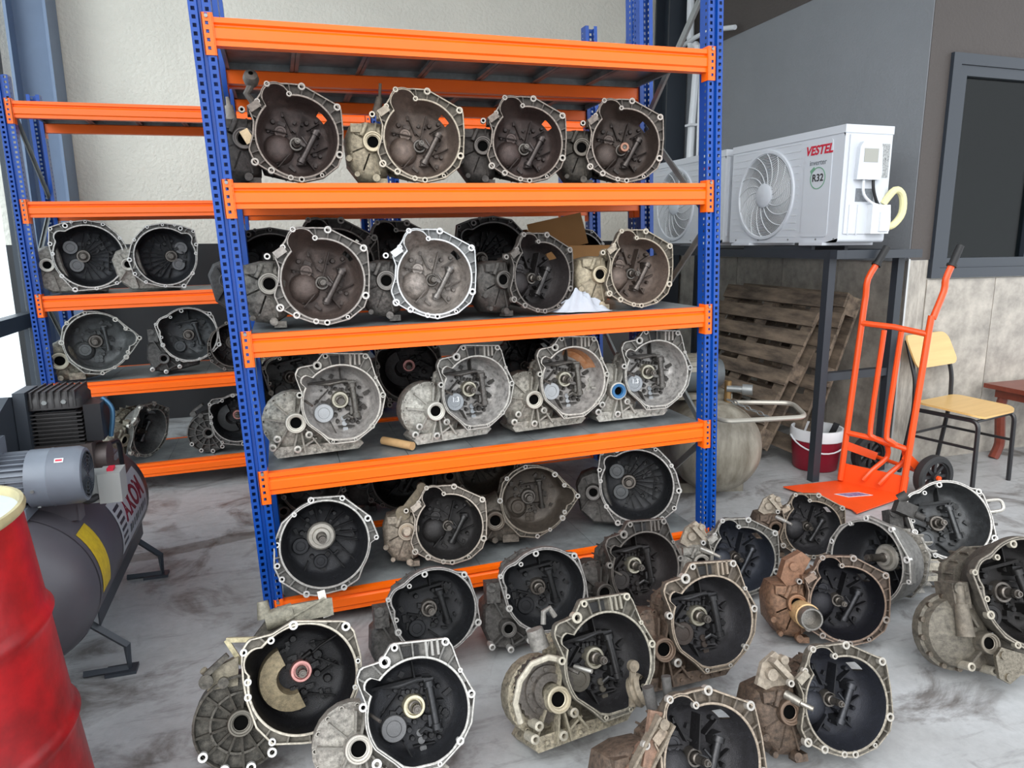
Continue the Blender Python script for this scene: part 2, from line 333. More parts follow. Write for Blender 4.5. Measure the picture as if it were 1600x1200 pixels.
def bell(P, lobes, planes, outer, bosses, depth=0.8, webs=14, N=120, slot=None):
    rin, rout = [], []
    for i in range(N):
        th = 2*math.pi*i/N
        r = max([1.0]+[ray_circle(cx, cy, q, th) for cx, cy, q in lobes])
        for ang, d in planes:
            c = math.cos(th-R(ang))
            if c > 0.05: r = min(r, d/c)
        rin.append(r); rout.append(max(ray_poly(outer, th), r+0.07))
    cs = [(math.cos(2*math.pi*i/N), math.sin(2*math.pi*i/N)) for i in range(N)]
    ring = lambda rr, z: [Vector((cs[i][0]*rr(i), cs[i][1]*rr(i), z)) for i in range(N)]
    b = MB()
    b.loft([ring(lambda i: rin[i]-0.004, -0.012), ring(lambda i: rin[i]-0.02, -0.12), ring(lambda i: (0.55*rin[i]+0.45)*0.96, -0.5*depth), ring(lambda i: (0.3*rin[i]+0.7)*0.87, -0.85*depth), ring(lambda i: (0.2*rin[i]+0.8)*0.76, -0.99*depth), ring(lambda i: 0.34, -1.02*depth)], (False, True))
    def open_slot(mb, z0, z1):
        keep = []
        for k, q in enumerate(mb.f):
            c = sum((Vector(mb.v[i]) for i in q), Vector())/len(q); a = math.degrees(math.atan2(c.y, c.x)) % 360
            if len(q) == 4 and slot[0] < a < slot[1] and z0 < c.z < z1 and c.xy.length > 0.5: continue
            keep.append(k)
        mb.f = [mb.f[k] for k in keep]; mb.m = [mb.m[k] for k in keep]
    if slot: open_slot(b, -0.84*depth, -0.5*depth)
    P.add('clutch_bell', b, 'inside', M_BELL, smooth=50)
    f = MB(); wi = 0.05
    pi = [min(rin[i]+wi, (rin[i]+rout[i])/2) for i in range(N)]; po = [max(rout[i]-0.045, (rin[i]+rout[i])/2) for i in range(N)]
    pz = [-0.11 if po[i]-pi[i] > 0.045 else -0.004 for i in range(N)]
    rg = lambda rr, zz: [Vector((cs[i][0]*rr[i], cs[i][1]*rr[i], zz[i] if isinstance(zz, list) else zz)) for i in range(N)]
    f.mi = 1
    f.loft([rg([r-0.004 for r in rin], -0.012), rg([r+0.006 for r in rin], 0.0), rg([p-0.008 for p in pi], 0.0)], (False, False))
    f.mi = 0
    f.loft([rg([p-0.008 for p in pi], 0.0), rg(pi, -0.012), rg(pi, pz), rg(po, pz), rg(po, -0.012), rg([p+0.008 for p in po], 0.0)], (False, False))
    f.mi = 1
    f.loft([rg([p+0.008 for p in po], 0.0), rg([r-0.008 for r in rout], 0.0), rg(rout, -0.012)], (False, False))
    f.mi = 0
    f.loft([rg(rout, -0.012), rg(rout, -0.17), rg([min(rin[i]+0.09, rout[i]) for i in range(N)], -0.21), rg([(0.55*rin[i]+0.45)*1.0 for i in range(N)], -0.5*depth), rg([0.9]*N, -0.95*depth), rg([0.7]*N, -1.1*depth)], (False, True))
    if slot: open_slot(f, -0.94*depth, -0.5*depth)
    for k in range(webs):
        i = int((k+0.5)*N/webs) % N
        if po[i]-pi[i] < 0.05: continue
        c, s_ = cs[i]; m = (pi[i]+po[i])/2
        f.box((c*m, s_*m, -0.06), (po[i]-pi[i]+0.02, 0.035, 0.11), Matrix.Rotation(2*math.pi*i/N, 3, 'Z'))
    P.add('bell_flange', f, 'flange', [M_POCKET, M_MACH])
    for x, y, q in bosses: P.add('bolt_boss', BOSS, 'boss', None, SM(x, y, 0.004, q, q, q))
    return rin, rout
def rib(P, x0, y0, x1, y1, h, depth=0.8, t=0.028):
    L = math.hypot(x1-x0, y1-y0); P.add('rib', RIB, 'detail', None, Matrix.Translation(((x0+x1)/2, (y0+y1)/2, -depth*1.02)) @ Matrix.Rotation(math.atan2(y1-y0, x1-x0), 4, 'Z') @ Matrix.Diagonal((L, t, h, 1)))
def shaft(P, x, y, z0, z1, r, ring_r=0.2, key='steel', splines=14):
    b = MB(); b.lathe([(r*1.5, z0), (r*1.5, z0+0.25), (r*1.15, z0+0.27), (r*1.15, z1-0.16)], (x, y, 0), n=18)
    n = splines*2; rr = [[Vector((x+math.cos(2*math.pi*i/n)*r*(1.12 if i % 2 else 0.95), y+math.sin(2*math.pi*i/n)*r*(1.12 if i % 2 else 0.95), z)) for i in range(n)] for z in (z1-0.16, z1-0.06)]
    b.loft(rr, (True, True)); b.lathe([(r*0.72, z1-0.06), (r*0.7, z1), (r*0.45, z1), (r*0.4, z1-0.03), (0.0001, z1-0.03)], (x, y, 0), n=14)
    P.add('input_shaft', b, 'steel', M_STEEL)
    b = MB(); b.lathe([(ring_r*1.12, z0-0.05), (ring_r*1.12, z0+0.10), (ring_r, z0+0.16), (ring_r*0.78, z0+0.16), (ring_r*0.74, z0+0.05), (r*1.4, z0+0.05)], (x, y, 0), n=28)
    P.add('release_bearing', b, key, M_STEEL)
def fork(P, a, b_, r, z=-0.5, arm=True):
    m = MB(); a = Vector((*a, z)); b_ = Vector((*b_, z)); m.cyl(a, b_, r, n=14)
    for q, k in ((a, 1.45), (b_, 1.35)):
        d = (b_-a).normalized(); m.cyl(q-d*0.05, q+d*0.06, r*k, n=14)
    m.box((a.x, a.y, z-0.2), (r*2.4, r*2.4, 0.4)); m.box((b_.x, b_.y, z-0.2), (r*2.2, r*2.2, 0.4))
    P.add('fork_shaft', m, 'fork', M_STEEL)
    if arm:
        g = MB(); c = (a+b_)/2; g.box((c.x*0.5, c.y*0.5, z-0.04), (c.length*0.55, 0.08, 0.05), Matrix.Rotation(math.atan2(c.y, c.x), 3, 'Z')); g.tube([(0.14, 0.1, z), (c.x*0.8, c.y*0.8+0.08, z), (c.x, c.y, z)], 0.03, 6)
        P.add('clutch_fork', g, 'fork', M_STEEL)
def studs(P, pts, depth=0.8, seed=1):
    rnd = random.Random(seed); b = MB()
    for x, y, r in pts:
        h = 0.06+0.12*rnd.random(); b.lathe([(r*1.15, -depth-0.02), (r, -depth+h), (r*0.85, -depth+h+0.02), (0.0001, -depth+h+0.015)], (x, y, 0), n=10)
    for k in range(26):
        a = rnd.uniform(0, 6.28); q = rnd.uniform(0.28, 0.76); x, y = q*math.cos(a), q*math.sin(a); h = rnd.uniform(0.04, 0.14)
        b.box((x, y, -depth+h/2), (rnd.uniform(0.05, 0.2), rnd.uniform(0.04, 0.12), h), Matrix.Rotation(rnd.uniform(0, 3), 3, 'Z'))
    P.add('casting_bosses', b, 'detail', M_BELL)
def case(P, key='case', poly=None, zs=((-0.93, 0.95), (-1.1, 1.0), (-1.5, 0.88), (-1.72, 0.6)), c=(0, 0)):
    poly = poly or [(0.75, 0.45), (0.45, 0.78), (-0.3, 0.8), (-0.85, 0.5), (-1.0, -0.1), (-0.8, -0.75), (-0.1, -0.9), (0.55, -0.7), (0.8, -0.2)]
    b = MB(); b.loft([[Vector((c[0]+(x-c[0])*q, c[1]+(y-c[1])*q, z)) for x, y in poly] for z, q in zs])
    n = len(poly)
    for i in range(n):
        (x0, y0), (x1, y1) = poly[i], poly[(i+1) % n]
        for t in (0.25, 0.75):
            x, y = x0+(x1-x0)*t, y0+(y1-y0)*t; a = math.atan2(y-c[1], x-c[0])
            b.box((c[0]+(x-c[0])*0.97, c[1]+(y-c[1])*0.97, (zs[0][0]+zs[-2][0])/2), (0.12, 0.04, abs(zs[-2][0]-zs[0][0])*0.96), Matrix.Rotation(a, 3, 'Z'))
    b.loft([[Vector((c[0]+(x-c[0])*1.06, c[1]+(y-c[1])*1.06, z)) for x, y in poly] for z in (-1.18, -1.26)])
    P.add('gear_case', b, key, M_CAST)
def dome(P, poly, c, levels, key='case', name='differential_case', ribs=(), rz=-0.25):
    b = MB(); b.loft([[Vector((c[0]+(x-c[0])*q, c[1]+(y-c[1])*q, z)) for x, y in poly] for z, q in levels])
    P.add(name, b, key, M_CAST, smooth=42)
    for x0, y0, x1, y1, h, z in ribs:
        L = math.hypot(x1-x0, y1-y0); P.add('web', RIB_C, key, None, Matrix.Translation(((x0+x1)/2, (y0+y1)/2, z)) @ Matrix.Rotation(math.atan2(y1-y0, x1-x0), 4, 'Z') @ Matrix.Diagonal((L, 0.045, h, 1)))
RIB_C = MB().box((0, 0, 0.5), (1, 1, 1)).mesh('web', M_CAST, 0)
def bore(P, x, y, z, r, neck=0.5):
    b = MB(); b.cyl((x, y, z-neck), (x, y, z-0.04), r*1.18, r*1.02, 24, (False, False)); P.add('bearing_neck', b, 'case', M_CAST)
    P.add('output_seal', SEAL, 'seal', None, SM(x, y, z, r))
def blob(P, name, c, r, key, sq=(1, 1, 1), n=12):
    b = MB(); b.lathe([(r*math.sin(math.pi*k/8)*1.0, -r*math.cos(math.pi*k/8)) for k in range(9)], n=n)
    b.v = [(c[0]+p[0]*sq[0], c[1]+p[1]*sq[1], c[2]+p[2]*sq[2]) for p in b.v]
    P.add(name, b, key, M_CAST, smooth=60)

def proto_A():
    P = Proto()
    outer = [(-.68, 1.27), (-.2, 1.31), (.19, 1.30), (1.03, .86), (1.15, .74), (1.17, .17), (1.13, -.38), (.99, -.72), (.6, -1.02), (.03, -1.15), (-.36, -1.06), (-.75, -.9), (-1.1, -.68), (-1.22, -.36), (-1.1, 0), (-1.06, .35), (-1.14, .6), (-.94, .88)]
    bell(P, [(-.46, .93, .33)], [], outer, [(-.66, 1.25, .075), (.18, 1.24, .095), (-.14, 1.04, .07), (1.04, .78, .095), (1.03, -.42, .1), (.55, -.95, .055), (.03, -1.07, .08), (-.24, -1.03, .075), (-.7, -.86, .09), (-1.08, -.66, .1), (-.92, .82, .07), (-1.3, .6, .08)], webs=24, slot=(34, 50))
    case(P)
    dpoly = [(-2.05, .05), (-1.9, .42), (-1.5, .52), (-1.0, .5), (-.9, 0), (-.92, -.88), (-1.25, -1.08), (-1.7, -1.0), (-2.0, -.6)]
    dome(P, dpoly, (-1.4, -.25), ((-1.45, .82), (-1.2, 1.0), (-.6, 1.0), (-.42, .93), (-.3, .72)), ribs=[(-1.85, .2, -1.55, .05, .12, -.42), (-1.9, -.35, -1.55, -.2, .12, -.42), (-1.6, -.85, -1.4, -.35, .12, -.42), (-1.15, -.9, -1.25, -.35, .14, -.42), (-1.7, -.62, -1.1, -.7, .09, -.4), (-1.2, .45, -1.25, .15, .16, -.42)])
    bore(P, -1.3, -.06, -.16, .27)
    b = MB(); b.box((-1.72, .3, -.4), (.3, .22, .3)); b.cyl((-1.95, -.5, -.35), (-1.95, -.5, -.2), .08); b.cyl((-1.25, -1.0, -.35), (-1.25, -1.0, -.18), .1); b.box((-1.1, -1.08, -.45), (.3, .16, .3)); b.cyl((-1.75, -.9, -.4), (-1.75, -.9, -.25), .07); b.box((-1.05, .62, -.3), (.24, .2, .3)); b.cyl((-1.6, .1, -.25), (-1.45, .42, -.25), .06)
    P.add('mounting_lugs', b, 'case', M_CAST)
    b = MB(); b.lathe([(.4*math.cos(a*.15708), -.8+.24*math.sin(a*.15708)) for a in range(11)], (-.46, -.2, 0), n=24); P.add('casting_hump', b, 'inside', M_BELL, smooth=60)
    shaft(P, 0, -.06, -.8, -.16, .07, .17); fork(P, (.5, .2), (.1, -.52), .085)
    rib(P, .02, .1, .2, .72, .34); rib(P, -.2, .2, -.75, .3, .18); rib(P, .35, -.3, .8, -.1, .16); rib(P, -.2, -.35, -.5, -.68, .3); rib(P, .1, -.3, .42, -.72, .26); rib(P, .3, .3, .62, .5, .2); rib(P, -.1, .25, -.3, .75, .16)
    P.add('plug_cover', PLUG, 'inside', None, SM(-.38, .25, -.72, .16))
    b = MB(); b.box((-1.0, .7, -.02), (.3, .18, .1), Matrix.Rotation(.6, 3, 'Z')); P.add('starter_lug', b, 'flange', M_CAST)
    studs(P, [(.3, .5, .06), (.55, .55, .05), (-.55, .5, .06), (.6, -.35, .05)], seed=3)
    return P
def proto_B(open_gear=False):
    P = Proto()
    outer = [(-.42, 1.38), (.72, 1.30), (.82, 1.16), (.95, .65), (1.19, .13), (1.05, -.42), (.8, -.76), (.32, -1.1), (-.36, -1.12), (-.64, -.78), (-.96, -.42), (-1.03, .3), (-1.18, .82), (-1.08, 1.02), (-.66, 1.08)]
    bell(P, [(-.85, .62, .16)], [(270, .98), (228, .95), (318, .98)], outer, [(-.36, 1.28, .075), (-.58, 1.04, .12), (.69, 1.22, .085), (1.1, .13, .085), (.76, -.7, .08), (-1.08, .28, .085), (-.3, -1.04, .05), (.3, -1.03, .05), (.93, .62, .05)], webs=26)
    case(P)
    cx, cy = -1.28, -.5
    dpoly = [(cx+.8*math.cos(R(a)), cy+.8*math.sin(R(a))) for a in range(75, 236, 16)]+[(-1.62, -1.32), (-1.15, -1.4), (-.5, -1.28), (-.42, -.9), (-.85, -.45), (-.98, .1)]
    lv = ((-1.5, .85), (-1.25, 1.03), (-.72, 1.03), (-.69, .97), (-.62, .93), (-.52, .74), (-.46, .4)) if not open_gear else ((-1.5, .85), (-1.25, 1.02), (-.85, 1.02), (-.8, .9))
    rb = [(-1.2, -.75, -1.35, -1.34, .34, -.62), (-1.1, -.72, -1.02, -1.36, .34, -.62), (-.98, -.66, -.62, -1.22, .3, -.55), (-1.45, -.65, -1.75, -1.15, .26, -.62), (-.7, -.95, -1.2, -1.25, .2, -.5), (-1.0, .2, -1.15, -.25, .42, -.6)]
    if not open_gear: rb += [(-1.5, -.45, -2.0, -.35, .2, -.56), (-1.42, -.28, -1.75, .05, .2, -.56), (-1.25, -.2, -1.2, .2, .24, -.56)]
    dome(P, dpoly, (-1.3, -.5), lv, ribs=rb)
    bore(P, -1.22, -.48, -.14, .27, .6)
    for a in range(80, 250, 24): P.add('case_bolt', BOSS, 'case', None, SM(cx+.76*math.cos(R(a)), cy+.76*math.sin(R(a)), -.64, .06))
    b = MB()
    for x, y in ((-1.72, -.88), (-.9, -.83), (-1.85, -1.1), (-1.22, -1.2)): b.lathe([(.1, -.6), (.1, -.22), (.05, -.21), (.05, -.4), (.001, -.4)], (x, y, 0), n=12)
    P.add('mounting_lugs', b, 'boss', M_MACH)
    b = MB(); b.prism([(-1.85, -1.3), (-1.7, -1.14), (.45, -1.12), (.55, -1.22), (.4, -1.36), (-1.75, -1.44)], -1.6, -.42)
    for k in range(8): b.cyl((-1.55+.26*k, -1.28, -.42), (-1.55+.26*k, -1.28, -.37), .045, n=6)
    P.add('sump_pan', b, 'case', M_CAST)
    shaft(P, 0, 0, -.8, -.2, .085, .22, 'bearing')
    fork(P, (.33, .42), (.4, -.42), .085, arm=False)
    P.add('plug_cover', PLUG, 'plug', None, SM(-.46, -.34, -.66, .27))
    for k in range(3): P.add('plug_cover', PLUG, 'plug', None, SM(.06+.02*k, -.52-.15*k, -.68, .075))
    rib(P, -.85, .5, .2, .55, .3, t=.06); rib(P, .05, .55, .02, .95, .3); rib(P, -.3, -.6, -.15, -.95, .3); rib(P, .45, .05, .62, .03, .3); rib(P, -.7, -.1, -.3, .3, .14); rib(P, -.1, -.75, .35, -.75, .2)
    studs(P, [(-.2, .42, .06), (.1, .5, .05), (-.25, .2, .05), (.2, -.25, .07), (.5, -.55, .07), (-.02, -.3, .05), (.25, -.45, .06), (-.35, .38, .05), (.3, .25, .05), (.22, .12, .045), (.52, -.3, .06), (.45, -.68, .05), (.3, -.62, .07), (.15, -.62, .05), (.4, -.5, .05), (.55, .3, .05), (-.1, .3, .05), (.08, .28, .04), (.2, .4, .045), (-.15, -.42, .06), (-.1, -.6, .05)], seed=8)
    b = MB(); b.tube([(.33, .5, -.55), (.1, .52, -.55), (-.3, .46, -.55), (-.62, .5, -.6)], .045, 8); P.add('selector_rod', b, 'fork', M_STEEL)
    b = MB(); b.tube([(.4, -.42, -.55), (.28, -.5, -.5), (.16, -.42, -.5), (.05, -.5, -.55)], .05, 8); b.box((.33, -.3, -.6), (.18, .22, .2)); P.add('selector_link', b, 'fork', M_STEEL)
    b = MB(); b.box((-.05, 1.16, -.1), (.36, .2, .12)); P.add('timing_slot', b, 'dark', M_BELL)
    for x in (.28, .4, .52): P.add('web', RIB_C, 'flange', None, SM(x, 1.15, -.14, .05, .3, .14))
    b = MB(); b.cyl((-.95, .1, -.2), (-.78, -.02, .05), .035, n=8); P.add('stud', b, 'steel', M_STEEL)
    if open_gear:
        b = MB(); n = 56; c = Vector((-1.32, -.32, 0))
        for z0, z1, r0, r1 in ((-.78, -.5, .62, .62),):
            ring = lambda z: [c+Vector((math.cos(2*math.pi*i/n)*(r0+(.045 if i % 2 else 0)), math.sin(2*math.pi*i/n)*(r0+(.045 if i % 2 else 0)), z)) for i in range(n)]
            b.loft([ring(z0), ring(z1)], (True, True))
        b.lathe([(.5, -.5), (.5, -.42), (.36, -.42), (.36, -.3), (.2, -.3)], c, n=28)
        for k in range(8): b.cyl(c+Vector((.43*math.cos(k*.785), .43*math.sin(k*.785), -.42)), c+Vector((.43*math.cos(k*.785), .43*math.sin(k*.785), -.37)), .05, n=6)
        P.add('ring_gear', b, 'steel', M_STEEL)
        b = MB(); b.tube([(-.98, .25, -.15), (-1.25, .35, -.3), (-1.6, .28, -.4), (-1.9, .0, -.45), (-2.05, -.4, -.5), (-2.0, -.8, -.5)], .07, 8); P.add('broken_rim', b, 'boss', M_CAST)
    return P
def proto_C():
    P = Proto()
    outer = [(-.25, 1.13), (.47, 1.1), (1.11, .52), (1.27, 0), (1.06, -.12), (.9, -.55), (.72, -.94), (.34, -1.13), (-.25, -1.19), (-.6, -1.11), (-1.06, -.74), (-1.19, -.38), (-1.15, .19), (-.95, .62), (-.68, .82), (-.34, .95)]
    bell(P, [], [], outer, [(-.25, 1.06, .08), (.47, 1.03, .07), (1.03, .48, .085), (1.2, 0, .06), (.36, -1.07, .075), (-.5, -1.1, .08), (-1.02, -.68, .07), (-1.1, -.36, .07), (-1.08, .12, .07), (-.65, .77, .06)], depth=1.0, webs=20)
    case(P, zs=((-1.12, .95), (-1.25, .9), (-1.6, .7), (-1.8, .55)))
    b = MB(); b.lathe([(.34, -1.0), (.34, -.84), (.3, -.8), (.22, -.8), (.2, -.7), (.12, -.7)], (-.05, .08, 0), n=32); P.add('guide_plate', b, 'seal', M_MACH)
    shaft(P, -.05, .08, -.95, -.05, .085, .2)
    for a in (70, 48, 26, 8, -8, 100, 130): rib(P, .36*math.cos(R(a))-.05, .36*math.sin(R(a))+.08, .82*math.cos(R(a)), .82*math.sin(R(a)), .22, 1.0)
    rib(P, .1, -.25, .45, -.75, .3, 1.0); rib(P, .3, -.1, .72, -.6, .3, 1.0); rib(P, -.4, -.5, -.55, -.8, .2, 1.0)
    for x, y, r in ((-.55, -.12, .2), (-.55, -.12, .1), (-.1, -.55, .17)): P.add('plug_cover', PLUG, 'inside', None, SM(x, y, -.92, r))
    studs(P, [(-.5, .2, .06), (-.3, -.4, .05), (.3, .6, .05), (-.35, .5, .06)], 1.0, seed=11)
    return P
def proto_D():
    P = Proto()
    outer = [(-.3, 1.12), (.1, 1.1), (.66, .84), (1.0, .5), (1.42, .07), (1.1, -.38), (.85, -.66), (.4, -1.0), (.05, -1.18), (-.5, -1.1), (-.95, -.62), (-1.12, .1), (-1.0, .6), (-.7, .92)]
    bell(P, [(.95, .08, .28)], [], outer, [(-.27, 1.05, .07), (.64, .77, .09), (.93, .42, .07), (1.34, .06, .08), (.92, -.42, .07), (.85, -.6, .09), (.05, -1.12, .07), (-1.08, .05, .09), (-.85, .72, .07), (.45, -.94, .06)], webs=22)
    case(P)
    dpoly = [(-1.75, -.5), (-1.6, -.1), (-1.1, .15), (-.85, -.2), (-.6, -.9), (.1, -1.2), (-.4, -1.3), (-1.3, -1.35), (-1.6, -1.2), (-1.75, -.9)]
    dome(P, dpoly, (-1.15, -.65), ((-1.4, .85), (-1.1, 1), (-.5, 1), (-.38, .9), (-.3, .7)), ribs=[(-1.5, -1.2, -1.3, -.9, .16, -.4), (-.9, -1.2, -1.05, -.9, .16, -.4)])
    bore(P, -1.22, -.6, -.12, .3)
    b = MB(); b.box((-.75, -1.18, -.4), (.5, .24, .4)); b.cyl((-1.25, -1.2, -.4), (-1.25, -1.2, -.14), .09); P.add('mounting_lugs', b, 'case', M_CAST)
    b = MB(); b.lathe([(.36*math.cos(a*.15708), -.8+.2*math.sin(a*.15708)) for a in range(11)], (-.5, -.35, 0), n=24); P.add('casting_hump', b, 'inside', M_BELL, smooth=60)
    shaft(P, -.1, -.02, -.8, -.3, .09, .22); fork(P, (.22, .45), (.3, -.3), .07, arm=False); rib(P, -.4, .35, .3, .42, .2, t=.05); rib(P, -.05, -.25, .4, -.25, .2, t=.05)
    P.add('plug_cover', PLUG, 'inside', None, SM(-.45, -.3, -.55, .22))
    for k in range(4): P.add('plug_cover', PLUG, 'inside', None, SM(-.12+.12*(k % 2), -.6-.12*(k//2), -.7, .08))
    studs(P, [(-.3, .38, .06), (.35, .1, .05), (-.1, .3, .05), (.1, -.5, .06)], seed=21)
    return P
def proto_E(mirror=False):
    P = Proto(); s = -1 if mirror else 1
    outer = [(s*x, y) for x, y in [(-1.05, .95), (-.6, 1.12), (0, 1.2), (.55, 1.1), (.9, .75), (1.1, .41), (1.24, -.09), (1.1, -.64), (.78, -.93), (.2, -1.1), (-.55, -1.14), (-.88, -.66), (-1.05, -.2), (-1.12, .4)]]
    bell(P, [(s*-.72, .62, .2)], [], outer, [(s*x, y, r) for x, y, r in [(-1.0, .9, .06), (-.58, 1.0, .085), (-.4, 1.12, .05), (.5, 1.05, .06), (1.17, -.1, .085), (1.05, -.6, .07), (.72, -.9, .06), (-.52, -1.08, .085), (-.85, -.62, .07), (-1.06, .42, .07), (-1.02, .1, .06), (0, 1.13, .05), (.95, .6, .06), (.1, -1.06, .06)]], webs=24)
    case(P)
    dpoly = [(-1.75, -.1), (-1.6, .2), (-1.25, .35), (-.9, .3), (-.8, -.3), (-.55, -1.0), (.5, -1.05), (.4, -1.22), (-1.2, -1.2), (-1.6, -.85)]
    dome(P, dpoly, (-1.05, -.45), ((-1.5, .8), (-1.2, 1), (-.45, 1), (-.35, .9)), ribs=[(-1.55, -.8, -1.35, -.5, .14, -.36), (-1.0, -1.1, -1.1, -.6, .14, -.36), (-1.5, .1, -1.4, -.1, .14, -.36)])
    bore(P, -1.23, -.26, -.1, .22)
    shaft(P, -.2*s, 0, -.8, -.38, .085, .2)
    for a in (82, 64, 46, 30, 14, -2, -20, -38, -56, -74, -92, 100): rib(P, -.2*s+.24*math.cos(R(a))*s, .24*math.sin(R(a)), (.78*math.cos(R(a)))*s, .78*math.sin(R(a)), .15)
    rib(P, .3*s, .65, .55*s, .1, .16); rib(P, .55*s, .1, .5*s, -.5, .16)
    P.add('plug_cover', PLUG, 'plug', None, SM(-.55*s, .3, -.7, .23)); P.add('plug_cover', PLUG, 'plug', None, SM(-.42*s, -.3, -.68, .23))
    studs(P, [(0, .45, .07), (.25, .55, .06), (.2, -.4, .06), (.6, -.2, .05)], seed=31)
    return P
def proto_G():
    P = Proto()
    outer = [(-1.1, .74), (-.95, .92), (-.5, .95), (-.1, 1.12), (.9, .92), (1.06, .7), (1.14, .2), (1.12, -.25), (.85, -.72), (.2, -1.22), (-.12, -1.18), (-.68, -1.06), (-.95, -.7), (-1.08, -.2), (-1.12, .2)]
    bell(P, [(-.78, .45, .27)], [], outer, [(-.1, 1.02, .09), (.9, .8, .09), (.17, -1.14, .09), (-.68, -1.0, .07), (-1.02, .15, .07), (-.54, .82, .07), (-1.05, .7, .07), (-1.04, -.12, .07), (.95, -.38, .05), (1.06, .1, .05)], webs=18)
    case(P)
    cx, cy, r = -1.2, -.56, .86
    def clip(x, y, lim=1.05):
        q = math.hypot(x, y); return (x*lim/q, y*lim/q) if q < lim else (x, y)
    dpoly = [clip(cx+r*math.cos(R(a)), cy+r*math.sin(R(a))) for a in range(0, 360, 10)]
    dome(P, dpoly, (cx, cy), ((-1.5, .7), (-1.1, 1.0), (-.2, 1.0), (-.17, .95), (-.32, .93), (-.34, .3)), ribs=[(cx+.22*math.cos(R(a)), cy+.22*math.sin(R(a)), cx+.82*math.cos(R(a)), cy+.82*math.sin(R(a)), .15, -.34) for a in range(80, 331, 27)])
    b = MB(); b.loft([[Vector((cx+q*math.cos(R(a)), cy+q*math.sin(R(a)), z)) for q, z in ((.56, -.36), (.56, -.19), (.52, -.19), (.52, -.36))] for a in range(82, 330, 8)]); P.add('web_ring', b, 'case', M_CAST)
    bore(P, cx, cy, -.1, .24, .3)
    for a in (212, 245, 278, 308): P.add('bolt_boss', BOSS, 'boss', None, SM(cx+.82*math.cos(R(a)), cy+.82*math.sin(R(a)), -.12, .09))
    b = MB(); b.box((-1.55, .55, -.3), (.5, .1, .3), Matrix.Rotation(.6, 3, 'Z')); b.cyl((-1.75, .3, -.3), (-1.75, .3, -.12), .13); b.cyl((-1.45, .22, -.3), (-1.45, .22, -.1), .1); P.add('mounting_lugs', b, 'case', M_CAST)
    shaft(P, 0, .05, -.8, -.2, .075, .2, 'ringred')
    b = MB(); a0, a1 = 110, 300
    b.loft([[Vector((-.2+q*math.cos(R(a)), -.02+q*math.sin(R(a)), z)) for q, z in ((.66, -.8), (.62, -.5), (.3, -.42), (.24, -.8))] for a in range(a0, a1, 12)]); P.add('deflector', b, 'fork', M_CAST)
    b = MB(); b.tube([(.1, .3, -.45), (.4, .5, -.4), (.85, .72, -.2)], .025, 6); b.cyl((.05, .32, -.5), (.22, .42, -.42), .06); P.add('hydraulic_line', b, 'dark', M_STEEL)
    rib(P, .35, .25, .75, .0, .3); rib(P, .3, -.1, .7, .1, .2); rib(P, .1, -.4, .6, -.55, .16); rib(P, .2, .55, .6, .55, .2)
    studs(P, [(.35, .3, .1), (.5, -.2, .08), (.0, -.35, .06), (.3, -.05, .07), (-.1, .7, .07)], seed=41)
    return P
def proto_H():
    P = Proto()
    outer = [(-1.2, .42), (-1.0, .68), (-.3, .98), (-.15, 1.0), (.82, .85), (.93, .7), (1.08, .1), (1.12, -.45), (.85, -.72), (.35, -1.02), (-.3, -1.08), (-.75, -.8), (-1.0, -.4), (-1.1, 0)]
    bell(P, [(-.76, .38, .3)], [], outer, [(-.2, .93, .08), (-.6, .7, .06), (.8, .78, .08), (-1.14, .45, .06), (-.98, -.06, .06), (-.96, -.36, .085), (1.05, -.45, .09), (.3, -.98, .06), (-.5, -.95, .07)], webs=22)
    case(P)
    dpoly = [(-1.55, -.35), (-1.25, -.1), (-.95, -.15), (-.75, -.7), (-.3, -1.0), (.3, -1.05), (.25, -1.25), (-.9, -1.5), (-1.4, -1.4), (-1.6, -.9)]
    dome(P, dpoly, (-.95, -.85), ((-1.5, .8), (-1.2, 1), (-.5, 1), (-.4, .9)), ribs=[(-1.4, -1.3, -1.1, -1.05, .2, -.42), (-.85, -1.4, -.92, -1.1, .2, -.42), (-.5, -1.25, -.78, -1.0, .2, -.42), (-1.3, -.2, -1.1, -.6, .22, -.42), (-.4, -1.1, -.9, -1.35, .2, -.42)])
    bore(P, -.98, -.9, -.1, .2)
    b = MB()
    for x, y in ((-1.42, -1.3), (-.45, -1.25), (-.95, -1.42)): b.lathe([(.085, -.5), (.085, -.16), (.045, -.15), (.045, -.3), (.001, -.3)], (x, y, 0), n=12)
    P.add('mounting_lugs', b, 'boss', M_MACH)
    b = MB(); b.box((-1.3, .0, -.5), (.35, .5, .5)); b.cyl((-1.35, .15, -.5), (-1.35, .15, -.2), .12); P.add('side_cover', b, 'case', M_CAST)
    shaft(P, -.05, -.06, -.8, -.22, .08, .2); fork(P, (.22, .35), (.38, -.4), .08, arm=False)
    P.add('plug_cover', PLUG, 'inside', None, SM(-.4, -.5, -.66, .22))
    rib(P, -.55, .42, .3, .55, .3, t=.06); rib(P, .0, .55, -.02, .9, .3); rib(P, .1, .15, .5, .1, .2); rib(P, -.3, -.2, -.6, -.1, .18); rib(P, -.1, -.6, .2, -.85, .2)
    studs(P, [(-.35, .28, .06), (.1, .38, .06), (.3, -.2, .06), (.1, -.4, .06), (.45, -.5, .05)], seed=51)
    return P
PROTO = {'A': proto_A(), 'B': proto_B(), 'Bg': proto_B(True), 'C': proto_C(), 'D': proto_D(), 'E': proto_E(), 'Em': proto_E(True), 'G': proto_G(), 'H': proto_H()}

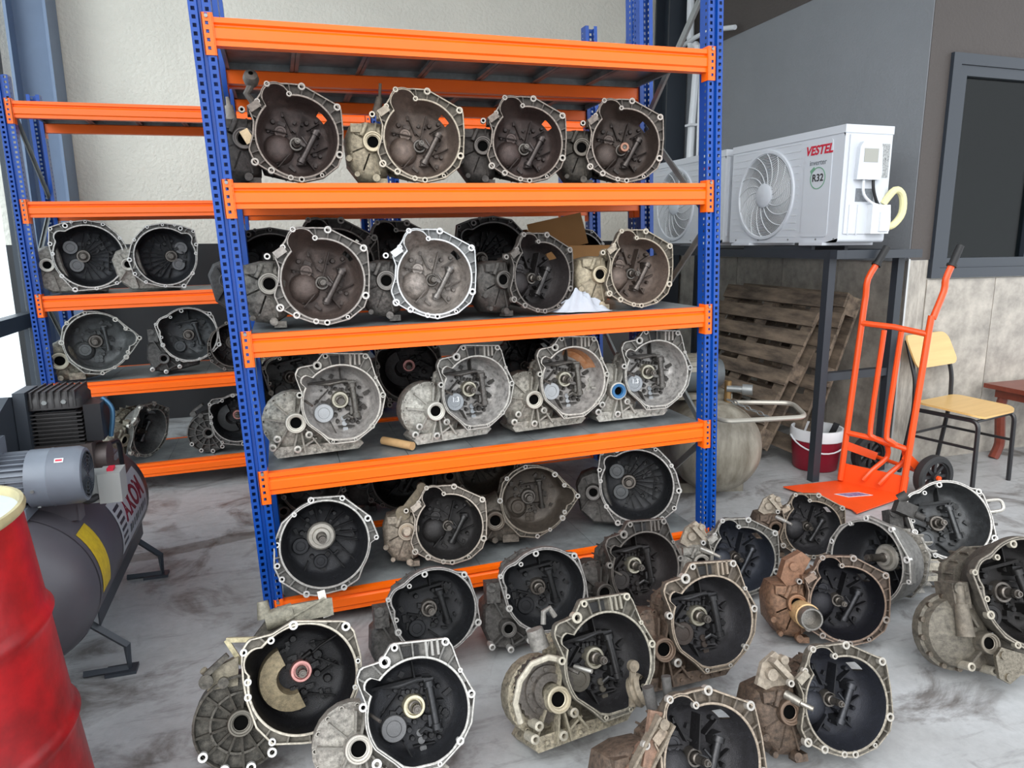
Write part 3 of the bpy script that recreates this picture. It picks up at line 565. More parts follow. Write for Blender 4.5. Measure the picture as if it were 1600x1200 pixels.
# ------------------------------------------------------------------ racks
def hole_strip(mb, quad, x0, x1, z0, z1, hw, hh, pitch, zoff):
    """flat strip x0..x1 by z0..z1 with a column of square holes; quad(x,z) gives the point"""
    xm = (x0+x1)/2; a, b = xm-hw/2, xm+hw/2
    def q(xa, xb, za, zb): mb.put([quad(xa, za), quad(xb, za), quad(xb, zb), quad(xa, zb)], [(0, 1, 2, 3)])
    q(x0, a, z0, z1); q(b, x1, z0, z1); z = z0; c = z0+zoff
    while c+hh < z1:
        q(a, b, z, c); z = c+hh; c += pitch
    q(a, b, z, z1)
def upright(name, parent, T, X, Y, h, label=None, front=1):
    mb = MB(T); P, HW, HH = 0.0255, 0.012, 0.0125; wdt, dep = 0.07, 0.06; g0, g1, gd = 0.027, 0.043, 0.012
    y = lambda d: Y+d if front > 0 else Y+dep-d
    fr = lambda d: (lambda x, z: Vector((X+x, y(d), z)))
    hole_strip(mb, fr(0), 0, g0, 0.006, h, HW, HH, P, 0.03); hole_strip(mb, fr(0), g1, wdt, 0.006, h, HW, HH, P, 0.03)
    for x0, d0, x1, d1 in ((g0, 0, g0+0.003, gd), (g0+0.003, gd, g1-0.003, gd), (g1-0.003, gd, g1, 0)):
        mb.put([(X+x0, y(d0), 0.006), (X+x1, y(d1), 0.006), (X+x1, y(d1), h), (X+x0, y(d0), h)], [(0, 1, 2, 3)])
    for xs in (0, wdt):
        sd = lambda q, z: Vector((X+xs, y(q), z)); hole_strip(mb, sd, 0, 0.034, 0.006, h, 0.009, 0.010, P, 0.03)
        mb.put([(X+xs, y(0.034), 0.006), (X+xs, y(dep), 0.006), (X+xs, y(dep), h), (X+xs, y(0.034), h)], [(0, 1, 2, 3)])
    for x0, x1 in ((0, 0.02), (0.05, 0.07)): mb.put([(X+x0, y(dep), 0.006), (X+x1, y(dep), 0.006), (X+x1, y(dep), h), (X+x0, y(dep), h)], [(0, 1, 2, 3)])
    o = mb.build(name, M_BLUE, parent, 0)
    MB(T).box((X+0.035, Y+0.03, 0.003), (0.11, 0.10, 0.006)).build('foot_plate', M_BLUE, o)
    return o
HB = 0.0856
def beam(parent, T, X0, X1, Y, z, front):
    prof = [(0.0, 0.0), (0.0, -0.016), (0.009, -0.021), (0.009, -0.025), (0.0, -0.033), (0.0, -0.064), (0.006, -0.070), (0.006, -HB), (0.045, -HB), (0.045, -0.035), (0.03, -0.03), (0.03, 0.0)]
    sgn = 1 if front else -1
    mb = MB(T); mb.loft([[Vector((X, Y+sgn*p, z+q)) for p, q in prof] for X in (X0, X1)])
    b = mb.build('beam', M_ORANGE, parent, 0)
    for end, X in ((0, X0), (1, X1)):
        m = MB(T); e = 1 if end == 0 else -1
        q = lambda x, zz: Vector((X-e*0.034+e*x, Y-sgn*0.004, zz))
        hole_strip(m, q, 0, 0.030, z-0.118, z+0.012, 0.010, 0.011, 0.0255, 0.016)
        m.box((X-e*0.004, Y+sgn*0.0, z-0.053), (0.008, 0.01, 0.13)); m.box((X-e*0.001, Y+sgn*0.02, z-0.053), (0.005, 0.05, 0.13))
        m.box((X-e*0.033, Y-sgn*0.002, z-0.053), (0.003, 0.004, 0.13))
        c = m.build('connector_plate', M_ORANGE, b, 0)
    for end, X in ((0, X0), (1, X1)):
        e = 1 if end == 0 else -1
        MB(T).cyl((X-e*0.019, Y-sgn*0.003, z+0.001), (X-e*0.019, Y-sgn*0.009, z+0.001), 0.006, n=8).build('locking_bolt', M_GALV, b)
    return b
def rack(label, X0, Y0, W, D, levels, h, s, t, panels=7, braces=(), h2=None):
    T = lambda x, y, z: (x-s*z, y, z+t*x)
    r = tag(empty('storage_rack', (0, 0, 0)), label, 'rack', 'boltless storage racks')
    for X, hh in ((X0, h), (X0+W-0.07, h2 or h)):
        upright('upright', r, T, X, Y0, hh); upright('upright', r, T, X, Y0+D-0.06, hh, front=-1)
        for (za, zb) in braces:
            if max(za, zb) > hh: continue
            MB(T).bar((X+0.035, Y0+0.045, za), (X+0.035, Y0+D-0.045, zb), 0.006, 0.03).bar((X+0.043, Y0+0.045, za), (X+0.043, Y0+D-0.045, zb), 0.022, 0.004).build('brace', M_GALV, r, 0)
    for z in levels:
        beam(r, T, X0+0.07, X0+W-0.07, Y0, z, True); beam(r, T, X0+0.07, X0+W-0.07, Y0+D, z, False)
        pw = (W-0.14)/panels
        for k in range(panels):
            a, b_ = X0+0.07+k*pw+0.001, X0+0.07+(k+1)*pw-0.001; y0, y1 = Y0+0.031, Y0+D-0.031
            m = MB(T); tp = z-0.001; lo = z-0.029
            m.box(((a+b_)/2, (y0+y1)/2, tp-0.001), (b_-a, y1-y0, 0.002))
            for x in (a+0.001, b_-0.001): m.box((x, (y0+y1)/2, (tp+lo)/2-0.001), (0.002, y1-y0, tp-lo-0.002))
            for x in (a+0.008, b_-0.008): m.box((x, (y0+y1)/2, lo), (0.014, y1-y0, 0.0015))
            for yy in (y0+0.001, y1-0.001): m.box(((a+b_)/2, yy, (tp+lo)/2-0.001), (b_-a-0.004, 0.002, tp-lo-0.002))
            m.build('deck_panel', M_DECK, r, 0)
    return r
LV = [2.2125, 1.6906, 1.1707, 0.6505, 0.1328]; RLV = [2.27, 1.747, 1.229, 0.718, 0.193]
ZZ = ((2.50, 2.03), (1.56, 2.0), (1.52, 1.07), (0.60, 1.03), (0.56, 0.12))
rack('front storage rack with orange beams and blue uprights, full of gearboxes', 0.0, 0.0, 2.0, 0.635, LV, 2.62, 0.039, 0.0175, 7, ZZ)
rack('rear storage rack at the left, behind the compressor', -1.19, 1.96, 2.0, 0.6, RLV, 2.40, 0.0176, 0.0175, 7, ((2.3, 1.8), (1.35, 1.75), (1.3, 0.8), (0.35, 0.75)))
rack('rearmost rack bay, its orange beams just visible between the gearboxes of the front rack', 0.86, 1.96, 1.46, 0.6, RLV, 2.34, 0.0176, 0.0175, 5, ((1.65, 2.05), (1.6, 1.1), (0.6, 1.05)))
rack('middle storage rack standing back to back behind the front rack', 0.0, 0.655, 2.0, 0.6, LV, 2.62, 0.039, 0.0175, 7, ZZ)

# ------------------------------------------------------------------ gearboxes in place
SC = {}
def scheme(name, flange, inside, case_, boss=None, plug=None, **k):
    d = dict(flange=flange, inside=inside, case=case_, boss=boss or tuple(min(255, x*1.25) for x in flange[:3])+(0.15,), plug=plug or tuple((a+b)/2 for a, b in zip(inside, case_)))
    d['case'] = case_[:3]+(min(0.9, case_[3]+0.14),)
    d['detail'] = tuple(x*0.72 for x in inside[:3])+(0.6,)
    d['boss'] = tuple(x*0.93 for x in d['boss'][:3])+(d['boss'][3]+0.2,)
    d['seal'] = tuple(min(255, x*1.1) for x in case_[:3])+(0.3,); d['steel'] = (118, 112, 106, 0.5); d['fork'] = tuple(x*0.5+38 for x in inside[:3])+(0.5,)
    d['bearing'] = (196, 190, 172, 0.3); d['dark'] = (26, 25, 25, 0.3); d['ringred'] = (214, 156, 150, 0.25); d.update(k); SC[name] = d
scheme('brown', (146, 134, 124, .6), (84, 70, 66, .55), (84, 78, 74, .6), (190, 182, 172, .2))
scheme('brown2', (150, 138, 128, .6), (84, 72, 66, .5), (92, 86, 78, .6), (200, 190, 180, .2), bearing=(130, 90, 70, .3))
scheme('tan', (176, 164, 146, .5), (124, 108, 98, .5), (178, 166, 142, .45), (214, 204, 186, .2))
scheme('grey', (170, 163, 156, .5), (104, 90, 84, .5), (138, 134, 126, .65), (226, 222, 216, .1))
scheme('bright', (224, 226, 226, .4), (176, 166, 158, .65), (112, 108, 104, .75), (245, 245, 245, .05))
scheme('dark', (112, 105, 99, .6), (58, 53, 53, .5), (84, 80, 76, .65), (150, 144, 138, .3))
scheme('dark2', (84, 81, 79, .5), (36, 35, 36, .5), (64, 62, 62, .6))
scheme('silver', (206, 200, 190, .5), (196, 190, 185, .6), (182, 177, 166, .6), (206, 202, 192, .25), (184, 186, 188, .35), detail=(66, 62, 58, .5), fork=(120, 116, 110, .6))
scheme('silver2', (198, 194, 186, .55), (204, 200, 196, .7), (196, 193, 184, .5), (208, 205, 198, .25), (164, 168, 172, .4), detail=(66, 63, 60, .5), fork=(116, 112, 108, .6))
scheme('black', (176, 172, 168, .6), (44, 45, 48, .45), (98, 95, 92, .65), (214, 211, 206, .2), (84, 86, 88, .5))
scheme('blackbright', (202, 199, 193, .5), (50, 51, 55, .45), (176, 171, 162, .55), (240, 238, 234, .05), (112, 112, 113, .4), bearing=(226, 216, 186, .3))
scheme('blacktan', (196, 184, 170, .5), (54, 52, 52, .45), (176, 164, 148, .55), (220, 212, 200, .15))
scheme('mud', (150, 141, 128, .6), (86, 78, 70, .5), (116, 108, 98, .65), (206, 202, 196, .2))
scheme('blackoil', (206, 198, 182, .5), (32, 32, 35, .4), (98, 94, 86, .7), (250, 249, 245, .02), fork=(150, 136, 108, .55))
scheme('blackrust', (176, 160, 142, .6), (62, 61, 64, .5), (118, 100, 86, .65), (206, 200, 192, .2))
scheme('cream', (174, 167, 152, .6), (52, 51, 53, .45), (180, 170, 148, .65), (212, 204, 186, .2))
scheme('rust', (150, 128, 112, .6), (36, 36, 42, .4), (148, 114, 90, .55), (176, 166, 158, .3))
scheme('blackgrey', (176, 172, 164, .6), (56, 60, 70, .4), (166, 162, 154, .6), (212, 210, 206, .2))
scheme('greyblack', (206, 202, 196, .5), (86, 88, 90, .6), (92, 90, 88, .65), (220, 218, 214, .2))
scheme('bronze', (150, 142, 130, .6), (44, 42, 42, .4), (118, 111, 100, .6), (196, 188, 172, .2))
scheme('blackbrown', (170, 161, 146, .65), (52, 54, 62, .4), (112, 94, 80, .65), (206, 200, 190, .2))
scheme('greycream', (190, 188, 180, .55), (104, 106, 106, .6), (150, 144, 128, .65), (220, 216, 206, .2), (170, 170, 168, .4))
def tint(o, c): o.color = (*lin(c), c[3])
GB = [
    ('A', [0.2312, 0.1, 1.8646], 0.14, 2, 4, 0, 'brown', ['lever'], 'dark brown gearbox with ball-ended lever on top, leftmost on the highest loaded shelf'),
    ('A', [0.6858, 0.11, 1.8735], 0.1409, -4, 4, 0, 'tan', ['pin'], 'dusty tan gearbox with a thin top pin, second on the highest loaded shelf'),
    ('A', [1.1139, 0.12, 1.8759], 0.1366, -9, 4, 0, 'brown', [], 'dark brown gearbox, third from left on the highest loaded shelf'),
    ('A', [1.5466, 0.12, 1.8861], 0.1388, -14, 4, 0, 'brown2', ['rustcap'], 'dark brown gearbox with rusty centre cap, rightmost on the highest loaded shelf'),
    ('A', [0.2898, 0.07, 1.3548], 0.1476, 0, 4, 0, 'grey', [], 'grey gearbox with brown bell, leftmost on the shelf with the white rag'),
    ('A', [0.7111, 0.07, 1.3558], 0.1423, -4, 4, 0, 'bright', [], 'gearbox with bright silver flange, second from left on the shelf with the white rag'),
    ('A', [1.1574, 0.06, 1.3511], 0.1329, 14, 3, 0, 'dark', [], 'blackish gearbox turned to the right, just left of the white rag'),
    ('A', [1.5998, 0.06, 1.3613], 0.135, 0, 3, 0, 'tan', [], 'sand coloured gearbox right of the white rag'),
    ('B', [0.333, 0.07, 0.8842], 0.1435, 0, 5, 0, 'silver', [], 'silver gearbox leftmost on the middle shelf, beside a wooden stick'),
    ('B', [0.8738, 0.07, 0.8905], 0.1415, 6, 5, 0, 'silver2', ['1.3'], 'pale silver gearbox marked 1.3, second from left on the middle shelf'),
    ('B', [1.306, 0.08, 0.902], 0.144, 2, 5, 0, 'silver', ['orange'], 'silver gearbox with an orange rust stain inside its bell'),
    ('B', [1.7017, 0.07, 0.9105], 0.145, -4, 5, 0, 'silver2', ['1.3', 'blueseal'], 'silver gearbox with a blue seal, rightmost on the middle shelf'),
    ('C', [0.2343, 0.0, 0.3453], 0.1641, 0, 14, 0, 'blackbright', [], 'round black bell housing with long central shaft, leftmost on the bottom shelf'),
    ('A', [0.7398, 0.05, 0.3252], 0.1359, -8, 12, 0, 'blacktan', ['arm'], 'gearbox with dirty tan side and black bell, second from left on the bottom shelf'),
    ('D', [1.142, 0.12, 0.3693], 0.144, -10, 8, 0, 'mud', [], 'brownish gearbox with a bell pointed to the right, third on the bottom shelf'),
    ('E', [1.6267, 0.09, 0.3906], 0.1613, -25, 10, 0, 'black', [], 'large black gearbox with radial ribs and two round caps, rightmost on the bottom shelf'),
    ('G', [0.1238, -0.737, 0.2574], 0.1476, 4, 24, 0, 'blackoil', ['slave'], 'oily black gearbox with wheel-like ribbed side cover and pink bearing, leftmost on the floor'),
    ('H', [0.5684, -0.4635, 0.2455], 0.1385, 0, 16, 0, 'black', [], 'black gearbox on the floor behind the big bright-rimmed one, below the lower orange beam'),
    ('H', [0.976, -0.4537, 0.2508], 0.1436, -6, 14, 0, 'black', [], 'black gearbox on the floor against the bottom beam, behind the one with exposed gear teeth'),
    ('B', [1.3996, -0.4237, 0.25], 0.1401, 2, 14, 0, 'dark', [], 'dark gearbox on the floor under the large ribbed one of the bottom shelf'),
    ('B', [1.4086, -0.8576, 0.2652], 0.1423, -2, 18, 0, 'blackrust', [], 'gearbox on the floor with a polished streak in its bell and rusty left rim'),
    ('B', [0.4093, -1.0002, 0.2646], 0.1326, 0, 26, 0, 'blackbright', [], 'gearbox with clean bright rim in the front of the floor, right of the wheel-ribbed one'),
    ('Bg', [0.9835, -0.9652, 0.2699], 0.1395, 6, 22, 0, 'cream', ['shiftarm'], 'gearbox on the floor with a broken case showing ring gear teeth'),
    ('A', [2.0325, -0.782, 0.1786], 0.1335, -20, 14, 0, 'rust', ['sleeve'], 'rust-brown gearbox on the floor with a pale sleeve sticking out of its side'),
    ('A', [1.9067, -0.3401, 0.175], 0.134, -12, 12, 0, 'blackgrey', ['bracket'], 'black gearbox with silver bracket on the floor at the foot of the right upright'),
    ('A', [2.4371, -0.1342, 0.1603], 0.126, -22, 10, 0, 'blackrust', ['bracket'], 'small-looking gearbox nearest the toe plate of the orange hand truck'),
    ('C', [2.3339, -0.5506, 0.1948], 0.1622, -84, 10, 0, 'blackbright', [], 'black bell housing turned to the left, its shaft pointing sideways, behind the rust-brown gearbox'),
    ('H', [2.8143, -0.5188, 0.3019], 0.1598, -24, 26, 0, 'greyblack', ['topsolenoid'], 'grey-black gearbox with a ribbed back lying in front of the chair'),
    ('H', [2.473, -1.1166, 0.3175], 0.1725, -10, 22, 0, 'bronze', ['plate'], 'bronze-grey gearbox cut by the right edge of the picture, with a steel plate below'),
    ('A', [1.597, -1.2466, 0.1827], 0.1282, -6, 20, 0, 'blackbrown', ['bracket', 'pin2'], 'black gearbox with brown bracket, front right of the floor group'),
    ('A', [1.0884, -1.3442, 0.1991], 0.135, 2, 24, 0, 'blackrust', ['bigbracket'], 'gearbox at the bottom edge of the picture with a rusty mount on its left'),
    ('E', [-0.896, 2.03, 1.4267], 0.1732, 10, 0, 0, 'blackbright', [], 'black gearbox with thin bright rim, leftmost on the rear rack'),
    ('Em', [-0.4965, 2.03, 1.4214], 0.1632, 8, 0, 0, 'blackbright', [], 'bright-rimmed black gearbox with a lobe at its upper right, on the rear rack'),
    ('D', [-0.9021, 2.0, 0.9334], 0.1652, 8, 2, 0, 'greycream', [], 'grey gearbox with a pointed bell and cream side, on the rear rack above the compressor'),
    ('H', [-0.4079, 2.02, 0.9532], 0.156, 4, 2, 0, 'greyblack', [], 'grey gearbox with open starter pocket, on the rear rack beside the front upright'),
    ('C', [-0.1592, 2.02, 0.8742], 0.1314, 4, 2, 0, 'dark', [], 'dark wheel-like housing on the rear rack half hidden by the front upright'),
    ('G', [-0.177, 2.02, 0.4068], 0.1465, 0, 2, 0, 'black', [], 'black gearbox with ribbed side cover on the lowest level of the rear rack'),
    ('A', [-0.6894, 2.1, 0.3454], 0.1436, 60, -10, 0, 'greycream', [], 'dark gearbox lying sideways with pale end, lowest level of the rear rack'),
    ('A', [0.3911, 0.74, 1.3791], 0.172, 0, 0, 0, 'dark', [], 'dark gearbox on the middle rack, behind the leftmost grey one of the rag shelf'),
    ('E', [0.1108, 0.74, 1.3698], 0.16, 0, 0, 0, 'dark2', [], 'black gearbox on the middle rack level with the rag shelf, next to the left upright'),
    ('A', [0.6959, 0.74, 1.3763], 0.165, 0, 0, 0, 'dark', [], 'dark gearbox on the middle rack, behind the bright silver one of the rag shelf'),
    ('E', [1.1524, 0.74, 1.4064], 0.175, 0, 0, 0, 'dark2', [], 'black gearbox on the middle rack level with the rag shelf, left of the cardboard box'),
    ('H', [0.194, 0.73, 0.873], 0.1443, 20, 0, 0, 'greycream', [], 'greyish gearbox at the back left of the middle shelf'),
    ('G', [0.7105, 0.74, 0.8765], 0.1449, -10, 0, 0, 'dark', [], 'dark gearbox at the back of the middle shelf, between the two leftmost silver ones'),
    ('A', [1.3457, 0.74, 0.8535], 0.153, 0, 0, 0, 'dark2', [], 'black gearbox at the back of the middle shelf, left of the rust-stained one'),
    ('H', [0.2219, 0.74, 0.3541], 0.1431, 10, 0, 0, 'dark', [], 'dark gearbox at the back left of the bottom shelf'),
    ('A', [0.6581, 0.74, 0.3189], 0.1488, -10, 0, 0, 'dark2', [], 'black gearbox at the back of the bottom shelf, behind the tan-sided one'),
    ('E', [1.0956, 0.74, 0.342], 0.1541, 0, 0, 0, 'mud', [], 'brownish gearbox at the back of the bottom shelf, behind the pointed one'),
    ('E', [1.7128, 0.98, 1.3857], 0.15, 0, 0, 0, 'black', [], 'black gearbox with a thin bright rim behind the cardboard box'),
]
def gb_part(root, name, mb, mats, col, smooth=35):
    o = mb.build(name, mats, root, smooth); tint(o, col); return o
def extra(root, kind, sc):
    cs = sc['case']
    if kind == 'lever':
        gb_part(root, 'selector_lever', MB().tube([(-1.0, .9, -.5), (-1.15, 1.1, -.45), (-1.0, 1.35, -.4)], .09).lathe([(.02, -.18), (.16, -.15), (.2, 0), (.16, .15), (.06, .2)], (-1.02, 1.45, -.38), (0, 0.5, 1), n=16), M_CAST, (120, 112, 104, .4))
        gb_part(root, 'breather', MB().cyl((-1.55, .45, -.55), (-1.6, .8, -.5), .13, .1).cyl((-1.6, .8, -.5), (-1.62, 1.0, -.48), .06, .04), M_CAST, (160, 150, 140, .4))
        gb_part(root, 'torn_tag', MB().box((-1.22, -.02, -.12), (.22, .34, .02), Matrix.Rotation(.5, 3, 'Z')), M_CAST, (226, 200, 160, .2))
    if kind in ('pin', 'pin2'):
        x, y = (-1.15, .75) if kind == 'pin' else (-.75, -.05)
        if kind == 'pin': gb_part(root, 'selector_pin', MB().cyl((-1.15, .7, -.5), (-1.05, 1.15, -.45), .14, .09).cyl((-1.05, 1.15, -.45), (-1.02, 1.5, -.42), .04), M_CAST, (110, 98, 86, .5))
        else: gb_part(root, 'selector_pin', MB().cyl((-1.3, .3, -.3), (-1.12, .16, -.02), .11, .09).cyl((-1.12, .16, -.02), (-.95, .06, .16), .055), M_STEEL, (176, 170, 160, .4))
    if kind == 'rustcap': gb_part(root, 'release_collar', MB().lathe([(.12, -.5), (.15, -.2), (.13, -.14), (.07, -.14), (.07, -.3)], (0, -.06, 0), n=20), M_STEEL, (150, 110, 92, .3))
    if kind == '1.3': text_mesh('1.3', .2, mat_chalk, root, 'chalk_mark', Matrix.Translation((-.46, -.27, -.62)), bold=.004)
    if kind == 'orange':
        m = MB(); rings = []
        for a in range(20, 100, 8):
            c, s_ = math.cos(R(a)), math.sin(R(a)); k = 1-.25*abs((a-58)/40)**2
            rings.append([Vector((c*q, s_*q, z)) for q, z in ((.955, -.35), (.875, -.655), (.9-.20*k, -.775))])
        m.loft(rings, (False, False), closed=False); gb_part(root, 'rust_stain', m, M_RUST, (255, 255, 255, 0))
    if kind == 'blueseal': gb_part(root, 'seal_lip', MB().lathe([(.23, -.12), (.22, -.08), (.14, -.1), (.12, -.2)], (-1.22, -.48, 0), n=24), mat_blue_rubber, (255, 255, 255, 0))
    if kind == 'arm':
        gb_part(root, 'mount_arm', MB().bar((-1.35, .55, -.3), (-.75, 1.25, -.3), .26, .12, (0, 0, 1)).cyl((-1.4, .5, -.35), (-1.4, .5, -.2), .22).cyl((-.8, 1.25, -.45), (-.8, 1.25, -.15), .15), M_CAST, (140, 128, 108, .5))
        gb_part(root, 'drive_stub', MB().lathe([(.0001, -.02), (.1, -.02), (.17, -.08), (.18, -.2)], (-1.3, -.06, 0), n=16), M_STEEL, (206, 190, 172, .4))
    if kind == 'sleeve':
        gb_part(root, 'shaft_sleeve', MB().lathe([(.34, -.3), (.34, .18), (.31, .2)], (-1.15, -.3, 0), n=28), M_CAST, (226, 190, 140, .35))
        b = MB(); b.lathe([(.31, .15), (.31, .42), (.29, .46), (.25, .46), (.24, .1), (.0001, .1)], (-1.15, -.3, 0), n=28); gb_part(root, 'shaft_joint_cup', b, M_STEEL, (150, 146, 140, .5))
        gb_part(root, 'mount_bracket', MB().prism([(-1.2, .5), (-.85, 1.15), (-1.1, 1.35), (-1.55, 1.1), (-1.7, .6), (-1.5, .35)], -.7, -.35).cyl((-1.35, .95, -.4), (-1.35, .95, -.25), .12), M_CAST, (150, 112, 88, .45))
    if kind == 'bracket':
        gb_part(root, 'mount_bracket', MB().prism([(-1.9, .55), (-1.7, 1.0), (-1.35, 1.2), (-1.1, .95), (-.95, .6), (-1.5, .3)], -.55, -.42).box((-1.35, .85, -.3), (.12, .6, .35), Matrix.Rotation(.7, 3, 'Z')).cyl((-1.55, .75, -.5), (-1.55, .75, -.28), .13).cyl((-1.2, 1.02, -.5), (-1.2, 1.02, -.3), .1), M_CAST, (178, 166, 150, .5))
        if sc is not SC['blackbrown']: gb_part(root, 'selector_stub', MB().cyl((-1.25, .35, -.3), (-1.0, .25, .0), .1, .08).cyl((-1.0, .25, .0), (-.85, .18, .2), .05), M_STEEL, (212, 208, 200, .2))
    if kind == 'bigbracket':
        gb_part(root, 'engine_mount', MB().prism([(-2.2, -.6), (-1.95, .1), (-1.2, .55), (-.95, .2), (-1.1, -.7), (-1.7, -1.0)], -.5, -.2).bar((-1.3, .2, -.1), (-.95, 1.1, -.1), .26, .1, (0, 0, 1)).cyl((-1.75, -.2, -.3), (-1.75, -.2, -.05), .16).cyl((-1.45, -.75, -.3), (-1.45, -.75, -.08), .12), M_CAST, (150, 120, 102, .5))
        gb_part(root, 'engine_mount_arm', MB().bar((-1.5, .15, -.2), (-.85, .95, -.02), .34, .08, (0, 0, 1)).bar((-1.62, .25, -.14), (-.97, 1.05, .04), .05, .2, (0, 0, 1)).bar((-1.36, .05, -.14), (-.72, .85, .04), .05, .2, (0, 0, 1)).cyl((-.9, .88, -.1), (-.9, .88, .08), .1), M_CAST, (150, 138, 122, .55))
        gb_part(root, 'sensor', MB().cyl((-.9, 1.1, -.3), (-.95, 1.5, -.25), .11), M_CAST, (90, 88, 86, .5)); gb_part(root, 'sensor', MB().cyl((-.5, 1.2, -.35), (-.5, 1.6, -.3), .09), M_CAST, (90, 88, 86, .5))
    if kind == 'shiftarm':
        gb_part(root, 'shift_arm', MB().bar((.28, -.95, .1), (.5, -.2, .05), .13, .06, (0, 0, 1)).cyl((.5, -.18, .0), (.5, -.18, .12), .12).lathe([(.3, -.1), (.34, 0), (.3, .06), (.34, .12), (.26, .2)], (.55, -.72, -.05), (.5, .2, .6), n=20), M_CAST, (150, 138, 120, .5))
        gb_part(root, 'sensor', MB().cyl((-.72, .05, -.25), (-.5, -.05, .1), .045), M_STEEL, (212, 208, 200, .2))
        gb_part(root, 'vent_cap', MB().cyl((-1.35, .55, -.4), (-1.42, .95, -.4), .2, .18).tube([(-1.2, 1.0, -.4), (-1.15, 1.25, -.4), (-1.0, 1.3, -.4), (-.9, 1.1, -.4)], .06), M_CAST, (140, 136, 130, .5))
    if kind == 'slave':
        gb_part(root, 'slave_cylinder', MB().cyl((-.6, 1.15, -.75), (-.05, 1.22, -.75), .2).cyl((-.6, 1.2, -.75), (-.62, 1.55, -.75), .15, .11).bar((-.2, 1.1, -.55), (.6, 1.4, -.6), .04, .04).box((.3, 1.2, -.8), (.9, .35, .4)), M_CAST, (150, 146, 130, .55))
        gb_part(root, 'upper_casting', MB().prism([(-.95, .75), (-.6, 1.12), (.6, 1.12), (.8, .8)], -1.3, -.86), M_CAST, (96, 92, 84, .7))
        gb_part(root, 'support_bracket', MB().bar((-1.35, .95, -.55), (-.75, .85, -.5), .09, .2).bar((-1.35, .95, -.55), (-1.1, .45, -.5), .09, .2), M_CAST, (206, 196, 160, .5))
        gb_part(root, 'lifting_eye', MB().bar((.62, 1.0, -.7), (.55, 1.55, -.75), .16, .05, (0, 0, 1)), M_STEEL, (196, 192, 184, .3))
        gb_part(root, 'end_cover', MB().prism([(-1.75, .12), (-1.6, .5), (-1.15, .62), (-1.2, .1)], -.75, -.28).cyl((-1.7, .35, -.5), (-1.8, .5, -.4), .07), M_CAST, (150, 142, 124, .5))
    if kind == 'topsolenoid':
        gb_part(root, 'solenoid', MB().box((-1.15, .25, -.05), (.5, .35, .35), Matrix.Rotation(-.4, 3, 'Z')).cyl((-1.3, .5, 0), (-1.1, .62, .1), .14).cyl((-.95, .1, .1), (-.75, .0, .15), .1), M_CAST, (70, 68, 66, .5))
        gb_part(root, 'sump_casting', MB().box((-.55, -1.35, -.45), (.95, .55, .6)).box((-.5, -1.2, -.12), (.8, .3, .1)), M_CAST, (190, 182, 166, .6))
        for k in range(7): gb_part(root, 'cooling_fin', MB().box((1.2*math.cos(R(-45+14*k))*.98, 1.2*math.sin(R(-45+14*k))*.98, -.5), (.22, .06, .6), Matrix.Rotation(R(-45+14*k), 3, 'Z')), M_CAST, (70, 68, 66, .5))
        gb_part(root, 'lifting_eye', MB().tube(fillet([(1.05, .55, -.2), (1.4, .6, -.1), (1.45, .3, -.1), (1.12, .25, -.2)], .15), .045), M_STEEL, (200, 196, 188, .3))
    if kind == 'plate':
        gb_part(root, 'steel_plate', MB().prism([(-1.05, -1.1), (-.9, -.95), (-.2, -1.2), (.25, -1.15), (.1, -1.35), (-.25, -1.5), (-.6, -1.48), (-.85, -1.62), (-1.05, -1.5)], -.02, .05).cyl((-.88, -1.1, .0), (-.88, -1.1, .08), .08).cyl((-.85, -1.5, .0), (-.85, -1.5, .08), .08), M_STEEL, (140, 132, 118, .6))
        gb_part(root, 'actuator', MB().cyl((-1.35, -.15, -.25), (-1.4, -.75, -.2), .13, .16).cyl((-1.33, .2, -.25), (-1.35, -.15, -.25), .09), M_CAST, (120, 112, 100, .5))
        gb_part(root, 'side_dome', MB().lathe([(.74, -.8), (.74, -.62), (.68, -.6), (.64, -.45), (.5, -.36), (.3, -.32), (.0001, -.31)], (-1.35, -.72, 0), n=28), M_CAST, (116, 110, 99, .65))
        for a in range(100, 300, 28): gb_part(root, 'cover_bolt', MB().cyl((-1.35+.7*math.cos(R(a)), -.72+.7*math.sin(R(a)), -.62), (-1.35+.7*math.cos(R(a)), -.72+.7*math.sin(R(a)), -.54), .055, n=8), M_STEEL, (120, 110, 98, .5))
mat_chalk = mat('chalk', (0.85, 0.87, 0.9), 0.9)
M_RUST = mat('orange_rust', lin((168, 104, 56)), 0.8, 0, 0.5, 6, col2=lin((205, 170, 140)))
mat_blue_rubber = mat('blue_rubber', lin((44, 96, 140)), 0.5)
def place(t, C, Rr, yaw, p, roll, sc, xs, label):
    root = empty('gearbox', C); y, q, rl = R(yaw), R(p), R(roll)
    n = Vector((math.sin(y)*math.cos(q), -math.cos(y)*math.cos(q), math.sin(q))); x = Vector((math.cos(y), math.sin(y), 0)); up = n.cross(x)
    x, up = math.cos(rl)*x+math.sin(rl)*up, -math.sin(rl)*x+math.cos(rl)*up
    m = Matrix((x, up, n)).transposed(); root.rotation_euler = m.to_euler(); root.scale = (Rr, Rr, Rr)
    tag(root, label, 'gearbox', 'used car gearboxes'); s = SC[sc]
    for name, me, key, M in PROTO[t].parts:
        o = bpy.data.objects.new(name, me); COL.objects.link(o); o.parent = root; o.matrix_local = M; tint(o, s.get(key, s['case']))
        if name == 'casting_bosses': o['kind'] = 'stuff'
    for k in xs: extra(root, k, s)
    return root
for g in GB: place(*g)

